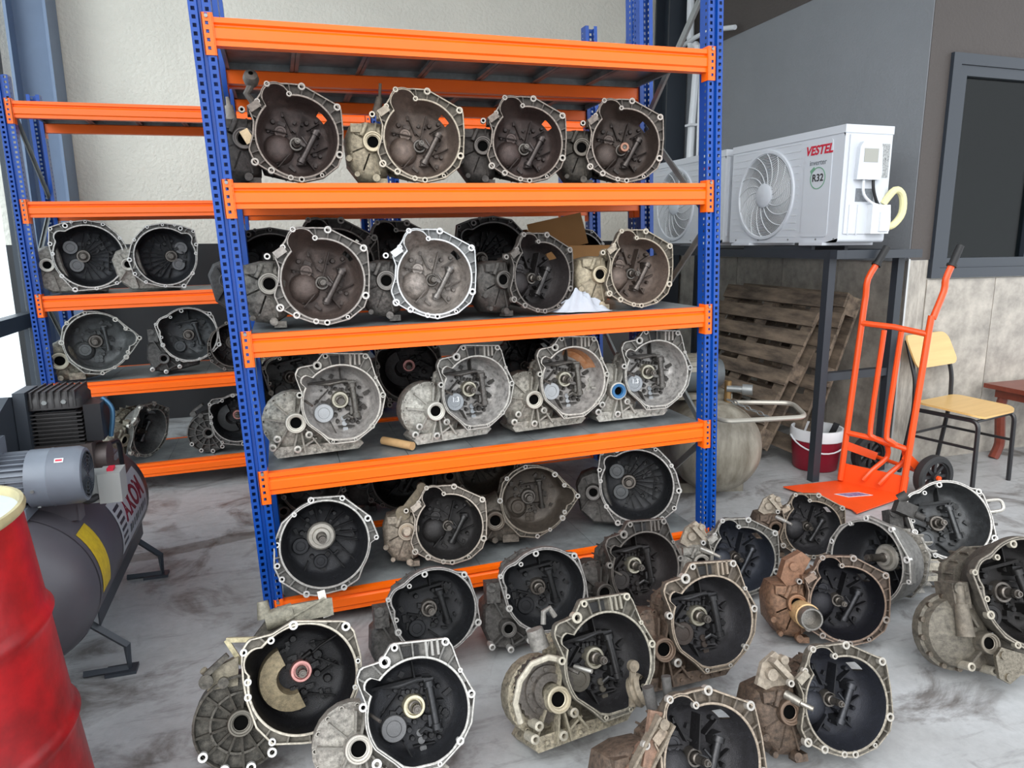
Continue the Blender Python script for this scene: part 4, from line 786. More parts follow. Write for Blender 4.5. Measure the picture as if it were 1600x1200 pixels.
# ------------------------------------------------------------------ small things on the shelves
M_CLOTH = mat('white_cloth', lin((176, 181, 190)), 0.85, 0, 0.15, 20, bump=0.4, bscale=90)
def rag(C, rx, ry, h, seed):
    rnd = random.Random(seed); m = MB(); n, k = 44, 12; rings = []
    ph = [rnd.uniform(0, 6.28) for _ in range(8)]
    for j in range(k+1):
        t = j/k; ring = []
        for i in range(n):
            a = 2*math.pi*i/n
            q = 1+0.16*math.sin(3*a+ph[0])+0.10*math.sin(7*a+ph[1])+0.05*math.sin(13*a+ph[2])
            z = h*(1-t*t)*(0.62+0.5*min(1, 2.2*t)*(0.45*math.sin(2*a+ph[3])+0.35*math.sin(5*a+7*t+ph[4])+0.25*math.sin(9*a-5*t+ph[6])))
            ring.append(Vector((C[0]+rx*t*q*math.cos(a), C[1]+ry*t*q*math.sin(a), C[2]+max(0.002, z*(1-t**3)+0.004))))
        rings.append(ring)
    m.loft(rings, (True, True)); return m.build('cleaning_rag', M_CLOTH, None, 60)
tag(rag((1.345, 0.095, 1.196), 0.125, 0.06, 0.12, 5), 'crumpled white cleaning rag lying on the second gearbox shelf', 'rag')
M_WOOD = mat('pale_wood', lin((196, 158, 110)), 0.6, 0, 0.4, 12)
tag(MB().cyl((0.50, 0.20, 0.6835), (0.60, 0.07, 0.6845), 0.017, n=14).build('wooden_stick', M_WOOD), 'short round wooden stick beside the leftmost silver gearbox', 'stick')
M_CARD = mat('brown_cardboard', lin((188, 140, 88)), 0.85, 0, 0.2, 3, bump=0.1)
cb = tag(empty('cardboard_box', (1.62, 0.82, 1.2005), R(-8)), 'open brown cardboard box with black lettering on the middle rack', 'box')
MB().box((0, 0, 0.002), (0.36, 0.24, 0.004)).build('base', M_CARD, cb)
for sx in (-1, 1): MB().box((sx*0.178, 0, 0.135), (0.004, 0.24, 0.27)).build('side_wall', M_CARD, cb)
for sy in (-1, 1): MB().box((0, sy*0.118, 0.135), (0.352, 0.004, 0.27)).build('side_wall', M_CARD, cb)
MB().box((-0.07, 0.10, 0.33), (0.30, 0.004, 0.17), Matrix.Rotation(R(-12), 3, 'Y') @ Matrix.Rotation(R(-14), 3, 'X')).build('flap', M_CARD, cb)
MB().box((-0.235, 0.0, 0.31), (0.12, 0.23, 0.004), Matrix.Rotation(R(40), 3, 'Y')).build('flap', M_CARD, cb)
text_mesh('EDC', 0.075, M_INK, cb, 'box_print', Matrix.Translation((0.06, -0.1212, 0.16)) @ Matrix.Rotation(R(90), 4, 'X'), bold=0.003)

# ------------------------------------------------------------------ air conditioners on their steel stand
M_ACW = mat('ac_white', lin((204, 208, 214)), 0.38, 0, 0.05, 3)
M_ACG = mat('ac_grille', lin((208, 211, 214)), 0.45)
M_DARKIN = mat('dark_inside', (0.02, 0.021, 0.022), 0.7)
M_GLBL = mat('grey_label', lin((120, 126, 132)), 0.5, 0, 0.6, 60)
def ac_unit(loc, label):
    W, H, D = 1.06, 0.655, 0.34; rz = R(-90)
    a = tag(empty('air_conditioner', loc, rz), label, 'air conditioner', 'outdoor units on the steel stand')
    def rounded(x0, x1, z0, z1, r, n=5):
        pts = []
        for cx, cz, a0 in ((x1-r, z0+r, -90), (x1-r, z1-r, 0), (x0+r, z1-r, 90), (x0+r, z0+r, 180)):
            for k in range(n+1): t = R(a0+90*k/n); pts.append((cx+r*math.cos(t), cz+r*math.sin(t)))
        return pts
    m = MB(); out = rounded(-W/2, W/2, 0, H, 0.02)
    fx, fz, fr = -0.155, H*0.47, 0.268; n = 64
    # front sheet with a round opening, then sides and back
    def to_edge(t):
        dx, dz = math.cos(t), math.sin(t); return ray_poly([(x-fx, z-fz) for x, z in out], t)
    ring_o = [Vector((fx+math.cos(2*math.pi*i/n)*to_edge(2*math.pi*i/n), 0, fz+math.sin(2*math.pi*i/n)*to_edge(2*math.pi*i/n))) for i in range(n)]
    ring_i = [Vector((fx+math.cos(2*math.pi*i/n)*fr, 0, fz+math.sin(2*math.pi*i/n)*fr)) for i in range(n)]
    well = [p+Vector((0, 0.05, 0)) for p in ring_i]
    m.loft([ring_o, ring_i, well], (False, False))
    o2 = [Vector((x, 0, z)) for x, z in out]; m.loft([[Vector((x, 0.0, z)) for x, z in out], [Vector((x, D, z)) for x, z in out]], (False, True))
    m.build('casing', M_ACW, a)
    MB().box((0, D/2, H-0.018), (W+0.008, D+0.008, 0.045)).build('top_cover', M_ACW, a)
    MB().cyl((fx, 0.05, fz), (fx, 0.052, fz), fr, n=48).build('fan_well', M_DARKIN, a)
    f = MB()
    for k in range(3):
        ang = 2*math.pi*k/3+0.4
        pts0 = [Vector((fx+q*math.cos(ang+s_), 0.022+0.018*s_, fz+q*math.sin(ang+s_))) for s_ in (0, 0.3, 0.6, 0.9) for q in (0.07, 0.15, 0.245)]
        f.put(pts0, [(3*i+j, 3*i+j+1, 3*i+j+4, 3*i+j+3) for i in range(3) for j in range(2)])
    f.build('fan_blades', mat('fan_grey', lin((84, 84, 81)), 0.6), a)
    g = MB()
    for k in range(20):
        q = 0.085+0.0094*k; g.tube([(fx+q*math.cos(t*math.pi/24), -0.004, fz+q*math.sin(t*math.pi/24)) for t in range(49)], 0.0026, 4)
    for k in range(16):
        ang = 2*math.pi*k/16; g.tube([(fx+q*math.cos(ang+1.7*(q-0.07)/0.2*0.45), -0.007, fz+q*math.sin(ang+1.7*(q-0.07)/0.2*0.45)) for q in [0.07+0.022*j for j in range(10)]], 0.0032, 5)
    g.build('fan_grille', M_ACG, a)
    MB().lathe([(0.0001, -0.024), (0.06, -0.024), (0.078, -0.014), (0.08, 0.0)], (fx, 0, fz), (0, 1, 0), n=32).build('grille_hub', M_ACW, a)
    MB().lathe([(fr+0.022, 0.001), (fr+0.018, -0.012), (fr+0.002, -0.012), (fr-0.006, 0.0)], (fx, 0, fz), (0, 1, 0), n=56).build('grille_rim', M_ACW, a)
    for z in [0.04+0.043*k for k in range(14)]:
        for x0, x1 in ((-W/2+0.03, fx-0.02), (fx+0.02, fx+0.32)):
            dz = abs(z-fz); e = math.sqrt(max(0, (fr+0.03)**2-dz*dz)) if dz < fr+0.03 else 0
            a0, a1 = (x0, min(x1, fx-e)) if x1 < fx else (max(x0, fx+e), x1)
            if a1-a0 > 0.02: MB().box(((a0+a1)/2, -0.0006, z), (a1-a0, 0.003, 0.004)).build('embossed_line', M_ACG, a, 0)
    m = MB(); m.loft([[Vector((x, y_, z)) for x, z in rounded(0.215, 0.44, 0.035, H-0.06, 0.02)] for y_ in (0.0, -0.004)]); m.build('front_panel', M_ACW, a)
    fm = lambda x, z, y_=-0.0055: Matrix.Translation((x, y_, z)) @ Matrix.Rotation(R(90), 4, 'X')
    text_mesh('VESTEL', 0.072, M_RED, a, 'brand_print', fm(0.33, H-0.115), shear=0.22, bold=0.0022)
    text_mesh('inverter', 0.044, M_GLBL, a, 'inverter_print', fm(0.33, H-0.185))
    text_mesh('R32', 0.06, M_INK, a, 'refrigerant_print', fm(0.335, H-0.275), bold=0.0008)
    gm = mat('green_print', lin((110, 160, 130)), 0.6)
    MB().lathe([(0.064, -0.0046), (0.064, -0.0062), (0.059, -0.0062), (0.059, -0.0046)], (0.335, 0, H-0.275), (0, 1, 0), n=36).build('refrigerant_ring', gm, a)
    MB().bar((0.272, -0.0058, H-0.238), (0.305, -0.0058, H-0.215), 0.0012, 0.02).build('leaf_print', gm, a)
    # connection side (faces the yard)
    X = W/2
    m = MB(); m.box((X+0.004, D/2, H/2), (0.008, D-0.06, H-0.10)); m.build('side_panel', M_ACW, a)
    m = MB()
    m.prism([(0.07, H-0.30), (0.24, H-0.30), (0.25, H-0.27), (0.24, H-0.12), (0.215, H-0.09), (0.10, H-0.09), (0.08, H-0.12)], 0, 0.03)
    m.v = [(X+0.006+p[2], p[0], p[1]) for p in m.v]; m.build('wiring_cover', M_ACW, a)
    MB().box((X+0.033, 0.16, H-0.165), (0.01, 0.10, 0.075)).build('grip_recess', mat('ac_recess', lin((160, 160, 152)), 0.6), a)
    for dy in (0.125, 0.195): MB().cyl((X+0.03, dy, H-0.30), (X+0.03, dy, H-0.26), 0.022, 0.014, 12).build('cable_gland', M_WHITE, a)
    MB().tube(smooth_path([(X+0.03, 0.125, H-0.30), (X+0.035, 0.13, H-0.38), (X+0.03, 0.20, H-0.43), (X+0.03, 0.29, H-0.45)]), 0.008).build('white_cable', M_WHITE, a)
    MB().tube(smooth_path([(X+0.03, 0.195, H-0.30), (X+0.03, 0.205, H-0.36), (X+0.02, 0.25, H-0.43), (X+0.02, 0.3, H-0.47)]), 0.009).build('black_cable', M_BLACK, a)
    m = MB(); m.loft([[Vector((X+dx, y_, z)) for y_, z in ((0.19, 0.05), (0.32, 0.05), (0.33, 0.12), (0.32, 0.215), (0.19, 0.215))] for dx in (0.0, 0.05)]); m.box((X+0.05, 0.275, 0.12), (0.03, 0.07, 0.11)); m.build('valve_cover', M_WHITE, a)
    MB().box((X+0.0085, 0.16, H-0.385), (0.002, 0.13, 0.075)).build('rating_plate', M_GLBL, a)
    MB().box((X+0.0085, 0.29, H-0.19), (0.002, 0.055, 0.19)).build('warning_label', mat('label_print', lin((186, 188, 188)), 0.6, 0, 0.8, 120, col2=lin((90, 92, 92))), a)
    text_mesh('!', 0.03, M_INK, a, 'warning_mark', Matrix.Translation((X+0.0102, 0.29, H-0.185)) @ Matrix.Rotation(R(90), 4, 'Z') @ Matrix.Rotation(R(90), 4, 'X'))
    for k in range(2): MB().box((X+0.009, 0.06+0.06*k, 0.13), (0.006, 0.006, 0.17)).build('pressed_rib', M_ACW, a)
    yf = mat('yellow_insulation', lin((226, 220, 170)), 0.8)
    MB().tube(smooth_path([(X+0.01, 0.30, 0.22), (X+0.03, 0.36, 0.30), (X+0.03, 0.42, 0.27), (X+0.03, 0.43, 0.17), (X+0.02, 0.38, 0.10), (X+0.0, 0.33, 0.09)]), 0.021, 10).build('insulated_pipe', yf, a)
    for x in (-0.36, 0.34): MB().box((x, 0.16, -0.008), (0.2, 0.38, 0.016)).build('foot', M_ACW, a)
    for x in (-0.45, -0.2, 0.1, 0.35, 0.5):
        for z in (0.02, H-0.03): MB().cyl((x, 0.0, z), (x, -0.003, z), 0.006, n=8).build('screw', M_GALV, a, 0)
    return a
AC1 = (3.25, 1.285, 1.473); AC2 = (3.25, 2.43, 1.473)
ac_unit(AC1, 'large white outdoor air conditioner nearest the yard, fully visible, right of the rack')
ac_unit(AC2, 'white outdoor air conditioner half hidden behind the blue right upright')
M_STAND = mat('dark_steel_paint', lin((44, 49, 56)), 0.45)
st = tag(empty('steel_stand', (3.4, 0.8, 0)), 'dark steel stand carrying the two outdoor air conditioners', 'stand')
def sb(name, p0, p1, s=0.05): MB().bar([p0[0]-3.4, p0[1]-0.8, p0[2]], [p1[0]-3.4, p1[1]-0.8, p1[2]], s, s).build(name, M_STAND, st, 0)
sb('post', (3.25, 0.80, 0), (3.25, 0.80, 1.38)); sb('post', (3.82, 0.85, 0), (3.82, 0.85, 1.38)); sb('post', (3.25, 3.1, 0), (3.25, 3.1, 1.38)); sb('post', (3.82, 3.1, 0), (3.82, 3.1, 1.38))
sb('rail', (3.25, 0.70, 1.405), (3.25, 3.15, 1.405)); sb('rail', (3.82, 0.75, 1.405), (3.82, 3.15, 1.405)); sb('crosspiece', (3.2, 0.72, 1.405), (3.9, 0.78, 1.405)); sb('crosspiece', (3.25, 2.0, 1.405), (3.82, 2.0, 1.405)); sb('crosspiece', (3.25, 0.82, 0.66), (3.82, 0.86, 0.66))
sb('foot_rail', (3.25, 0.95, 1.44), (3.25, 1.62, 1.44), 0.025); sb('foot_rail', (3.5, 0.95, 1.44), (3.5, 1.62, 1.44), 0.025); sb('foot_rail', (3.25, 2.1, 1.44), (3.25, 2.76, 1.44), 0.025)
pb = tag(empty('pipe_bundle', (3.95, 3.42, 1.5)), 'white wrapped refrigerant pipes running down the dark column', 'pipe')
MB().tube(smooth_path([(-0.05, 0.1, 3.0), (-0.05, 0.1, 1.85), (-0.06, -0.05, 1.72), (-0.05, -0.02, 1.4), (-0.05, 0.02, 0.9), (-0.05, 0.0, 0.4), (-0.1, -0.2, 0.2)]), 0.035, 10).build('wrapped_pipe', M_WHITE, pb)
MB().tube(smooth_path([(-0.05, 0.25, 1.78), (-0.08, 0.0, 1.80), (-0.08, -0.3, 1.79), (-0.05, -0.6, 1.74)]), 0.02, 8).build('wrapped_pipe', M_WHITE, pb)
MB().tube(smooth_path([(-0.02, -0.08, 1.7), (-0.02, -0.05, 1.3), (-0.02, -0.06, 0.6)]), 0.012, 8).build('drain_hose', M_WHITE, pb)
for z in (1.55, 1.05, 0.7): MB().box((-0.05, 0, z), (0.1, 0.1, 0.02)).build('clamp', M_WHITE, pb)

# ------------------------------------------------------------------ pallets leaning on the right wall
M_PAL = mat('weathered_pallet_wood', lin((140, 123, 105)), 0.85, 0, 0.9, 5, col2=lin((52, 45, 40)), bump=0.5, bscale=30, stretch=(3, 0.6, 3), detail=9)
def pallet(base, lean, label, ln=1.12, hg=1.12, rz=0.0):
    p = tag(empty('pallet', base), label, 'pallet', 'wooden pallets leaning by the wall')
    p.rotation_euler = (0, R(lean), rz)            # local z runs up the leaning face, local y along the boards, local -x faces the room
    rnd = random.Random(int(base[1]*100))
    n = 8
    for k in range(n):
        h = rnd.uniform(0.088, 0.108); z = 0.06+k*(hg-0.1)/(n-1)
        MB().box((-0.066, ln/2+rnd.uniform(-0.012, 0.012), z), (0.018, ln, h), Matrix.Rotation(rnd.uniform(-0.008, 0.008), 3, 'X')).build('deck_board', M_PAL, p, 0)
    for y_ in (0.06, ln/2, ln-0.06):
        MB().box((-0.046, y_, hg/2), (0.02, 0.1, hg)).build('stringer_board', M_PAL, p, 0)
        for z in (0.07, hg/2, hg-0.07): MB().box((0.002, y_, z), (0.075, 0.1, 0.13)).build('block', M_PAL, p, 0)
        MB().box((0.05, y_, hg/2), (0.018, 0.1, hg)).build('bottom_board', M_PAL, p, 0)
    return p
pallet((3.18, 1.22, 0.10), 27, 'front weathered pallet leaning towards the grey wall, its boards facing the rack')
pallet((3.40, 1.10, 0.06), 19, 'second weathered pallet, behind the front one and nearest the tiled wall')
# ------------------------------------------------------------------ old tank with motor behind the right end of the rack
M_OLD = mat('old_grey_paint', lin((152, 147, 134)), 0.5, 0, 0.85, 5, col2=lin((88, 80, 66)), bump=0.15, bscale=20, stretch=(2.2, 2.2, 0.6), detail=9)
tk = tag(empty('old_compressor', (2.47, 0.60, 0)), 'old grey compressor tank with bent handle behind the right upright', 'compressor')
tk.rotation_euler = (0, 0, R(-14))
prof = [(0.001, -0.0), (0.10, 0.008), (0.18, 0.04), (0.235, 0.09), (0.262, 0.15), (0.27, 0.21), (0.27, 0.85), (0.24, 0.96), (0.15, 1.03), (0.001, 1.06)]
MB().lathe(prof, (0, 0, 0.295), (0, 1, 0), n=56).build('tank', M_OLD, tk, 60)
for y_ in (0.28, 0.8): MB().box((0, y_, 0.03), (0.4, 0.08, 0.06)).build('skid_foot', M_OLD, tk)
MB().cyl((-0.34, 0.42, 0.70), (0.02, 0.42, 0.70), 0.115, 0.115, 28).cyl((0.02, 0.42, 0.70), (0.09, 0.42, 0.70), 0.115, 0.08, 28).build('motor', mat('grey_motor', lin((92, 98, 100)), 0.5, 0, 0.4, 6), tk)
for k in range(9): MB().box((-0.16, 0.42+0.118*math.cos(R(200+16*k)), 0.70+0.118*math.sin(R(200+16*k))*-1), (0.30, 0.006, 0.03), Matrix.Rotation(R(-16*k-20), 3, 'X')).build('motor_fin', M_OLD, tk, 0)
MB().box((-0.12, 0.42, 0.573), (0.5, 0.22, 0.03)).build('motor_bracket', M_OLD, tk)
MB().tube(fillet([(0.14, 0.30, 0.54), (0.46, 0.22, 0.545), (0.43, -0.02, 0.52), (-0.05, -0.06, 0.515), (-0.12, 0.16, 0.53)], 0.06), 0.014).build('handle', mat('handle_tube', lin((170, 166, 156)), 0.4, 0.4), tk)
M_BRASS = mat('brass', lin((150, 120, 78)), 0.4, 0.7)
MB().cyl((0.08, 0.26, 0.54), (0.08, 0.26, 0.68), 0.02).build('valve_stem', M_BRASS, tk); MB().cyl((0.07, 0.25, 0.635), (0.18, 0.20, 0.635), 0.02).cyl((0.15, 0.215, 0.635), (0.20, 0.19, 0.635), 0.032).build('valve', M_GALV, tk)
for k in range(7):
    t = k/6; p_ = Vector((0.07, 0.20, 0.575))*(1-t)+Vector((0.20, -0.02, 0.53))*t; r_ = 0.016
    ln = Vector((0.13, -0.22, -0.04)).normalized(); sd = Vector((0, 0, 1)) if k % 2 else ln.cross(Vector((0, 0, 1))).normalized()
    MB().tube([p_+ln*r_*1.3*math.cos(j*math.pi/5)+sd*r_*0.7*math.sin(j*math.pi/5) for j in range(11)], 0.0035, 5).build('chain_link', M_GALV, tk)
cabn = tag(empty('cabinet', (2.62, 2.15, 0)), 'dark grey cabinet with a small label under the rear air conditioner', 'cabinet')
M_CAB = mat('dark_cabinet', lin((58, 57, 55)), 0.5, 0, 0.3, 4)
MB().box((0, 0.2, 0.66), (0.44, 0.4, 1.32)).build('body', M_CAB, cabn); MB().box((0, -0.008, 0.66), (0.42, 0.016, 1.26)).build('door', M_CAB, cabn)
MB().box((0.04, -0.018, 1.22), (0.05, 0.003, 0.03)).build('label_plate', M_WHITE, cabn); MB().box((0.06, -0.018, 0.98), (0.07, 0.003, 0.012)).build('label_plate', M_WHITE, cabn)

# ------------------------------------------------------------------ bucket, hand truck, chair, table
bk = tag(empty('bucket', (3.46, 1.03, 0)), 'dark red paint bucket with white rim behind the stand post', 'bucket')
M_BKT = mat('dark_red_plastic', lin((138, 14, 40)), 0.4, 0, 0.15, 6)
MB().lathe([(0.0001, 0.003), (0.135, 0.003), (0.14, 0.01), (0.158, 0.20), (0.158, 0.205)], n=36).build('body', M_BKT, bk)
MB().lathe([(0.160, 0.20), (0.168, 0.205), (0.168, 0.26), (0.163, 0.275), (0.15, 0.275), (0.148, 0.2), (0.13, 0.02), (0.0001, 0.02)], n=36).build('rim', M_WHITE, bk)
MB().tube([(0.172*math.cos(R(a)), 0.172*math.sin(R(a)), 0.225-0.085*math.sin(R((a-160)))) for a in range(160, 341, 12)], 0.005).build('handle', M_WHITE, bk)
MB().box((-0.10, -0.115, 0.11), (0.06, 0.004, 0.12), Matrix.Rotation(R(-42), 3, 'Z')).build('paper_label', M_WHITE, bk)
MB().bar((0.02, 0.0, 0.03), (0.12, -0.04, 0.30), 0.05, 0.004, (0, 1, 0)).build('spatula_blade', M_BLKP, bk)
M_TRK = mat('orange_truck_paint', lin((240, 82, 26)), 0.36, 0, 0.15, 8)
ht = tag(empty('hand_truck', (3.46, 0.50, 0)), 'orange hand truck with black grips and wheels beside the chair', 'hand truck')
yb, yf_ = 0.185, -0.145
def TP(p): return Vector((p[0]-3.46, p[1]-0.50, p[2]))
A0, A1 = [(3.36, 0.69, 0.03), (3.43, 0.70, 1.02), (3.44, 0.70, 1.16), (3.44, 0.695, 1.26), (3.50, 0.69, 1.36)], [(3.52, 0.375, 0.03), (3.60, 0.385, 0.98), (3.62, 0.385, 1.05), (3.685, 0.39, 1.20), (3.69, 0.39, 1.27), (3.73, 0.39, 1.36)]
for nm, A in (('rail', A0), ('rail', A1)): MB().tube([TP(p) for p in smooth_path(A, 3)], 0.018, 10).build(nm, M_TRK, ht)
for A in (A0, A1):
    d = (Vector(A[-1])-Vector(A[-2])).normalized(); e = TP(A[-1])
    MB().cyl(e-d*0.02, e+d*0.10, 0.021, n=12).cyl(e-d*0.025, e-d*0.012, 0.028, n=12).build('grip', M_BLACK, ht)
for z0, z1 in ((1.0, 0.96), (0.33, 0.29)):
    MB().tube([TP((3.355+0.07*z0, 0.695, z0)), TP((3.44+0.07*z0, 0.54, z0-0.01)), TP((3.52+0.085*z1, 0.38, z1))], 0.017, 8).build('crossbar', M_TRK, ht)
for f_, nm in ((0.38, 'slat'), (0.68, 'slat')):
    x0, y0 = 3.40+0.10*f_, 0.69-0.31*f_
    MB().tube([TP(p) for p in smooth_path([(x0+0.035, y0, 0.97), (x0+0.028, y0, 0.86), (x0, y0, 0.40), (x0+0.01, y0-0.02, 0.33), (x0+0.10, y0-0.06, 0.28)], 3)], 0.015, 8).build(nm, M_TRK, ht)
    MB().tube([TP(p) for p in smooth_path([(x0+0.10, y0-0.04, 0.28), (x0+0.12, y0-0.03, 0.20), (x0+0.02, y0-0.02, 0.12), (x0-0.02, y0, 0.06)], 3)], 0.015, 8).build('brace', M_TRK, ht)
tp = MB(); q = [(2.97, 0.73), (3.37, 0.715), (3.53, 0.36), (3.02, 0.29)]
q2 = [(2.97, 0.73), (3.37, 0.715), (3.53, 0.36), (3.06, 0.24), (3.08, 0.30)]
tp.loft([[TP((x, y_, 0.012)) for x, y_ in q2], [TP((x, y_, 0.018)) for x, y_ in q2]]); tp.build('toe_plate', M_TRK, ht, 0)
tp = MB(); tp.loft([[TP((3.37, 0.715, 0.014)), TP((3.53, 0.36, 0.014)), TP((3.54, 0.36, 0.13)), TP((3.38, 0.715, 0.13))], [TP((3.376, 0.718, 0.014)), TP((3.536, 0.363, 0.014)), TP((3.546, 0.363, 0.13)), TP((3.386, 0.718, 0.13))]]); tp.build('back_plate', M_TRK, ht, 0)
MB().prism([(-0.30, 0.02), (-0.14, 0.0), (-0.10, -0.07), (-0.26, -0.05)], 0.0185, 0.0195).build('sticker', M_WHITE, ht, 0)
MB().prism([(-0.288, 0.013), (-0.15, -0.004), (-0.113, -0.062), (-0.25, -0.045)], 0.0195, 0.0202).build('sticker_print', mat('purple_print', lin((72, 50, 110)), 0.5, 0, 0.8, 60, col2=lin((170, 160, 190))), ht, 0)
M_RIM = mat('wheel_hub', (0.02, 0.02, 0.022), 0.4); M_TYRE = mat('tyre_rubber', (0.018, 0.018, 0.019), 0.7)
ax = Vector((0, -1, 0))
for c in ((3.69, 0.33, 0.128), (3.69, 0.81, 0.128)):
    c = TP(c); w_ = empty('wheel', c); w_.parent = ht
    MB().lathe([(0.095, -0.032), (0.118, -0.032), (0.128, -0.018), (0.128, 0.018), (0.118, 0.032), (0.095, 0.032), (0.09, 0.0), (0.095, -0.032)], (0, 0, 0), ax, n=36).build('tyre', M_TYRE, w_)
    m = MB(); m.cyl(-ax*0.03, ax*0.03, 0.028, n=14); m.lathe([(0.096, -0.02), (0.096, 0.02), (0.085, 0.02), (0.085, -0.02), (0.096, -0.02)], (0, 0, 0), ax, n=36)
    u1 = ax.cross(Vector((0, 0, 1))).normalized(); u2 = u1.cross(ax)
    for k in range(8):
        dv = math.cos(k*math.pi/4)*u1+math.sin(k*math.pi/4)*u2; m.bar(dv*0.02, dv*0.09, 0.018, 0.02, ax)
    m.build('wheel_hub', M_RIM, w_); MB().cyl(ax*0.03, ax*0.045, 0.014, n=10).cyl(-ax*0.03, -ax*0.045, 0.014, n=10).build('axle_cap', M_TRK, w_)
MB().cyl(TP((3.69, 0.33, 0.128)), TP((3.69, 0.81, 0.128)), 0.012, n=10).build('axle', M_TRK, ht)
[MB().bar(TP(a_), TP(b_), 0.02, 0.05).build('axle_bracket', M_TRK, ht) for a_, b_ in (((3.54, 0.40, 0.25), (3.68, 0.41, 0.14)), ((3.38, 0.70, 0.25), (3.66, 0.73, 0.14)))]

M_PLY = mat('light_plywood', lin((214, 176, 112)), 0.35, 0, 0.25, 2.0, col2=lin((170, 128, 70)), stretch=(1, 14, 14))
ch = tag(empty('school_chair', (4.16, 0.56, 0), R(12)), 'school chair with pale plywood seat and black tube frame', 'chair')
def sq_round(hx, hy, r, n=5):
    pts = []
    for cx, cy, a0 in ((hx-r, -hy+r, -90), (hx-r, hy-r, 0), (-hx+r, hy-r, 90), (-hx+r, -hy+r, 180)):
        for k in range(n+1): t = R(a0+90*k/n); pts.append((cx+r*math.cos(t), cy+r*math.sin(t)))
    return pts
m = MB(); sp_ = sq_round(0.225, 0.20, 0.07)
m.loft([[Vector((x, y_, 0.445+0.012*(y_/0.2)**2*(1 if y_ > 0 else -1)+0.02*(x/0.225)**2)) for x, y_ in sp_], [Vector((x, y_, 0.457+0.012*(y_/0.2)**2*(1 if y_ > 0 else -1)+0.02*(x/0.225)**2)) for x, y_ in sp_]]); m.build('seat', M_PLY, ch, 30)
m = MB(); bp_ = sq_round(0.23, 0.10, 0.05)
m.loft([[Vector((x, 0.235-0.03*(1-(x/0.23)**2)*-1+dy+0.05*(z/0.1), 0.79+z)) for x, z in bp_] for dy in (0.0, 0.012)]); m.build('backrest', M_PLY, ch, 30)
M_TUB = M_BLKP
for sx in (-1, 1):
    MB().tube(fillet([(sx*0.21, -0.20, 0.0), (sx*0.205, -0.19, 0.43), (sx*0.205, 0.2, 0.43)], 0.05), 0.0135).build('front_leg', M_TUB, ch)
    MB().tube(fillet([(sx*0.21, 0.25, 0.0), (sx*0.205, 0.20, 0.43), (sx*0.205, 0.21, 0.62), (sx*0.205, 0.29, 0.86)], 0.05), 0.0135).build('back_leg', M_TUB, ch)
    MB().tube([(sx*0.21, -0.195, 0.26), (sx*0.21, 0.22, 0.26)], 0.009).build('side_stretcher', M_TUB, ch)
MB().tube([(-0.205, -0.17, 0.425), (0.205, -0.17, 0.425)], 0.009).build('seat_rail', M_TUB, ch); MB().tube([(-0.21, 0.22, 0.26), (0.21, 0.22, 0.26)], 0.009).build('back_stretcher', M_TUB, ch)
M_RDW = mat('red_brown_wood', lin((118, 52, 36)), 0.35, 0, 0.4, 3, stretch=(1, 10, 10))
tb = tag(empty('wooden_table', (5.18, 0.55, 0)), 'low red-brown wooden table cut by the right edge of the picture', 'table')
MB().box((0, 0, 0.505), (1.0, 0.62, 0.03)).build('table_top', M_RDW, tb); MB().box((0, 0, 0.46), (0.9, 0.52, 0.06)).build('apron', M_RDW, tb)
for x, y_ in ((-0.40, 0.23), (-0.40, -0.23), (0.40, 0.23), (0.40, -0.23)):
    s_ = -1 if x < 0 else 1
    MB().tube(smooth_path([(x, y_, 0.45), (x+s_*0.02, y_, 0.36), (x, y_, 0.2), (x-s_*0.012, y_, 0.10), (x+s_*0.015, y_, 0.03), (x+s_*0.03, y_, 0.0)]), 0.032, 8).build('leg', M_RDW, tb)

# ------------------------------------------------------------------ compressor and drum at the left
M_TANK = mat('dark_grey_tank', lin((84, 82, 88)), 0.42, 0.1, 0.3, 2.5, col2=lin((64, 54, 58)))
M_MOT = mat('grey_motor_paint', lin((112, 118, 128)), 0.42, 0.1, 0.25, 5); M_CAST2 = mat('dark_cast_iron', lin((62, 60, 60)), 0.5, 0.3, 0.5, 8)
M_GPL = mat('grey_plastic', lin((150, 152, 150)), 0.5); M_GUARD = mat('dark_sheet', lin((52, 57, 64)), 0.45, 0.1)
cp = tag(empty('air_compressor', (-0.77, 0.32, 0)), 'dark grey belt-driven air compressor on a horizontal tank beside the red drum', 'compressor')
rt, zt = 0.265, 0.372
prof = [(0.001, -0.66), (0.12, -0.645), (0.2, -0.61), (0.24, -0.56), (rt, -0.49), (rt, 0.49), (0.24, 0.56), (0.2, 0.61), (0.12, 0.645), (0.001, 0.66)]
MB().lathe(prof, (0, 0, zt), (0, 1, 0), n=56).build('tank', M_TANK, cp, 60)
[MB().lathe([(rt+0.003, -0.006), (rt+0.003, 0.006)], (0, y_, zt), (0, 1, 0), n=56).build('weld_seam', M_TANK, cp) for y_ in (-0.47, 0.47)]
for sx in (-1, 1): MB().bar((sx*0.235, -0.42, 0.235), (sx*0.235, 0.42, 0.235), 0.005, 0.075).build('side_rail', M_GUARD, cp, 0)
for y_ in (-0.40, 0.38):
    for sx in (-1, 1): MB().tube([(sx*0.19, y_, 0.21), (sx*0.305, y_, 0.10), (sx*0.305, y_, 0.012), (sx*0.16, y_, 0.012)], 0.014, 4).box((sx*0.28, y_, 0.006), (0.10, 0.06, 0.012)).build('foot', M_GUARD, cp, 0)
MB().box((-0.02, -0.06, 0.644), (0.46, 0.62, 0.008)).box((0.206, -0.35, 0.605), (0.008, 0.05, 0.07)).box((-0.246, -0.06, 0.605), (0.008, 0.62, 0.07)).box((-0.02, -0.366, 0.605), (0.46, 0.008, 0.07)).build('platform', M_TANK, cp, 0)
def MBX(X): m = MB(); m.X = X; return m
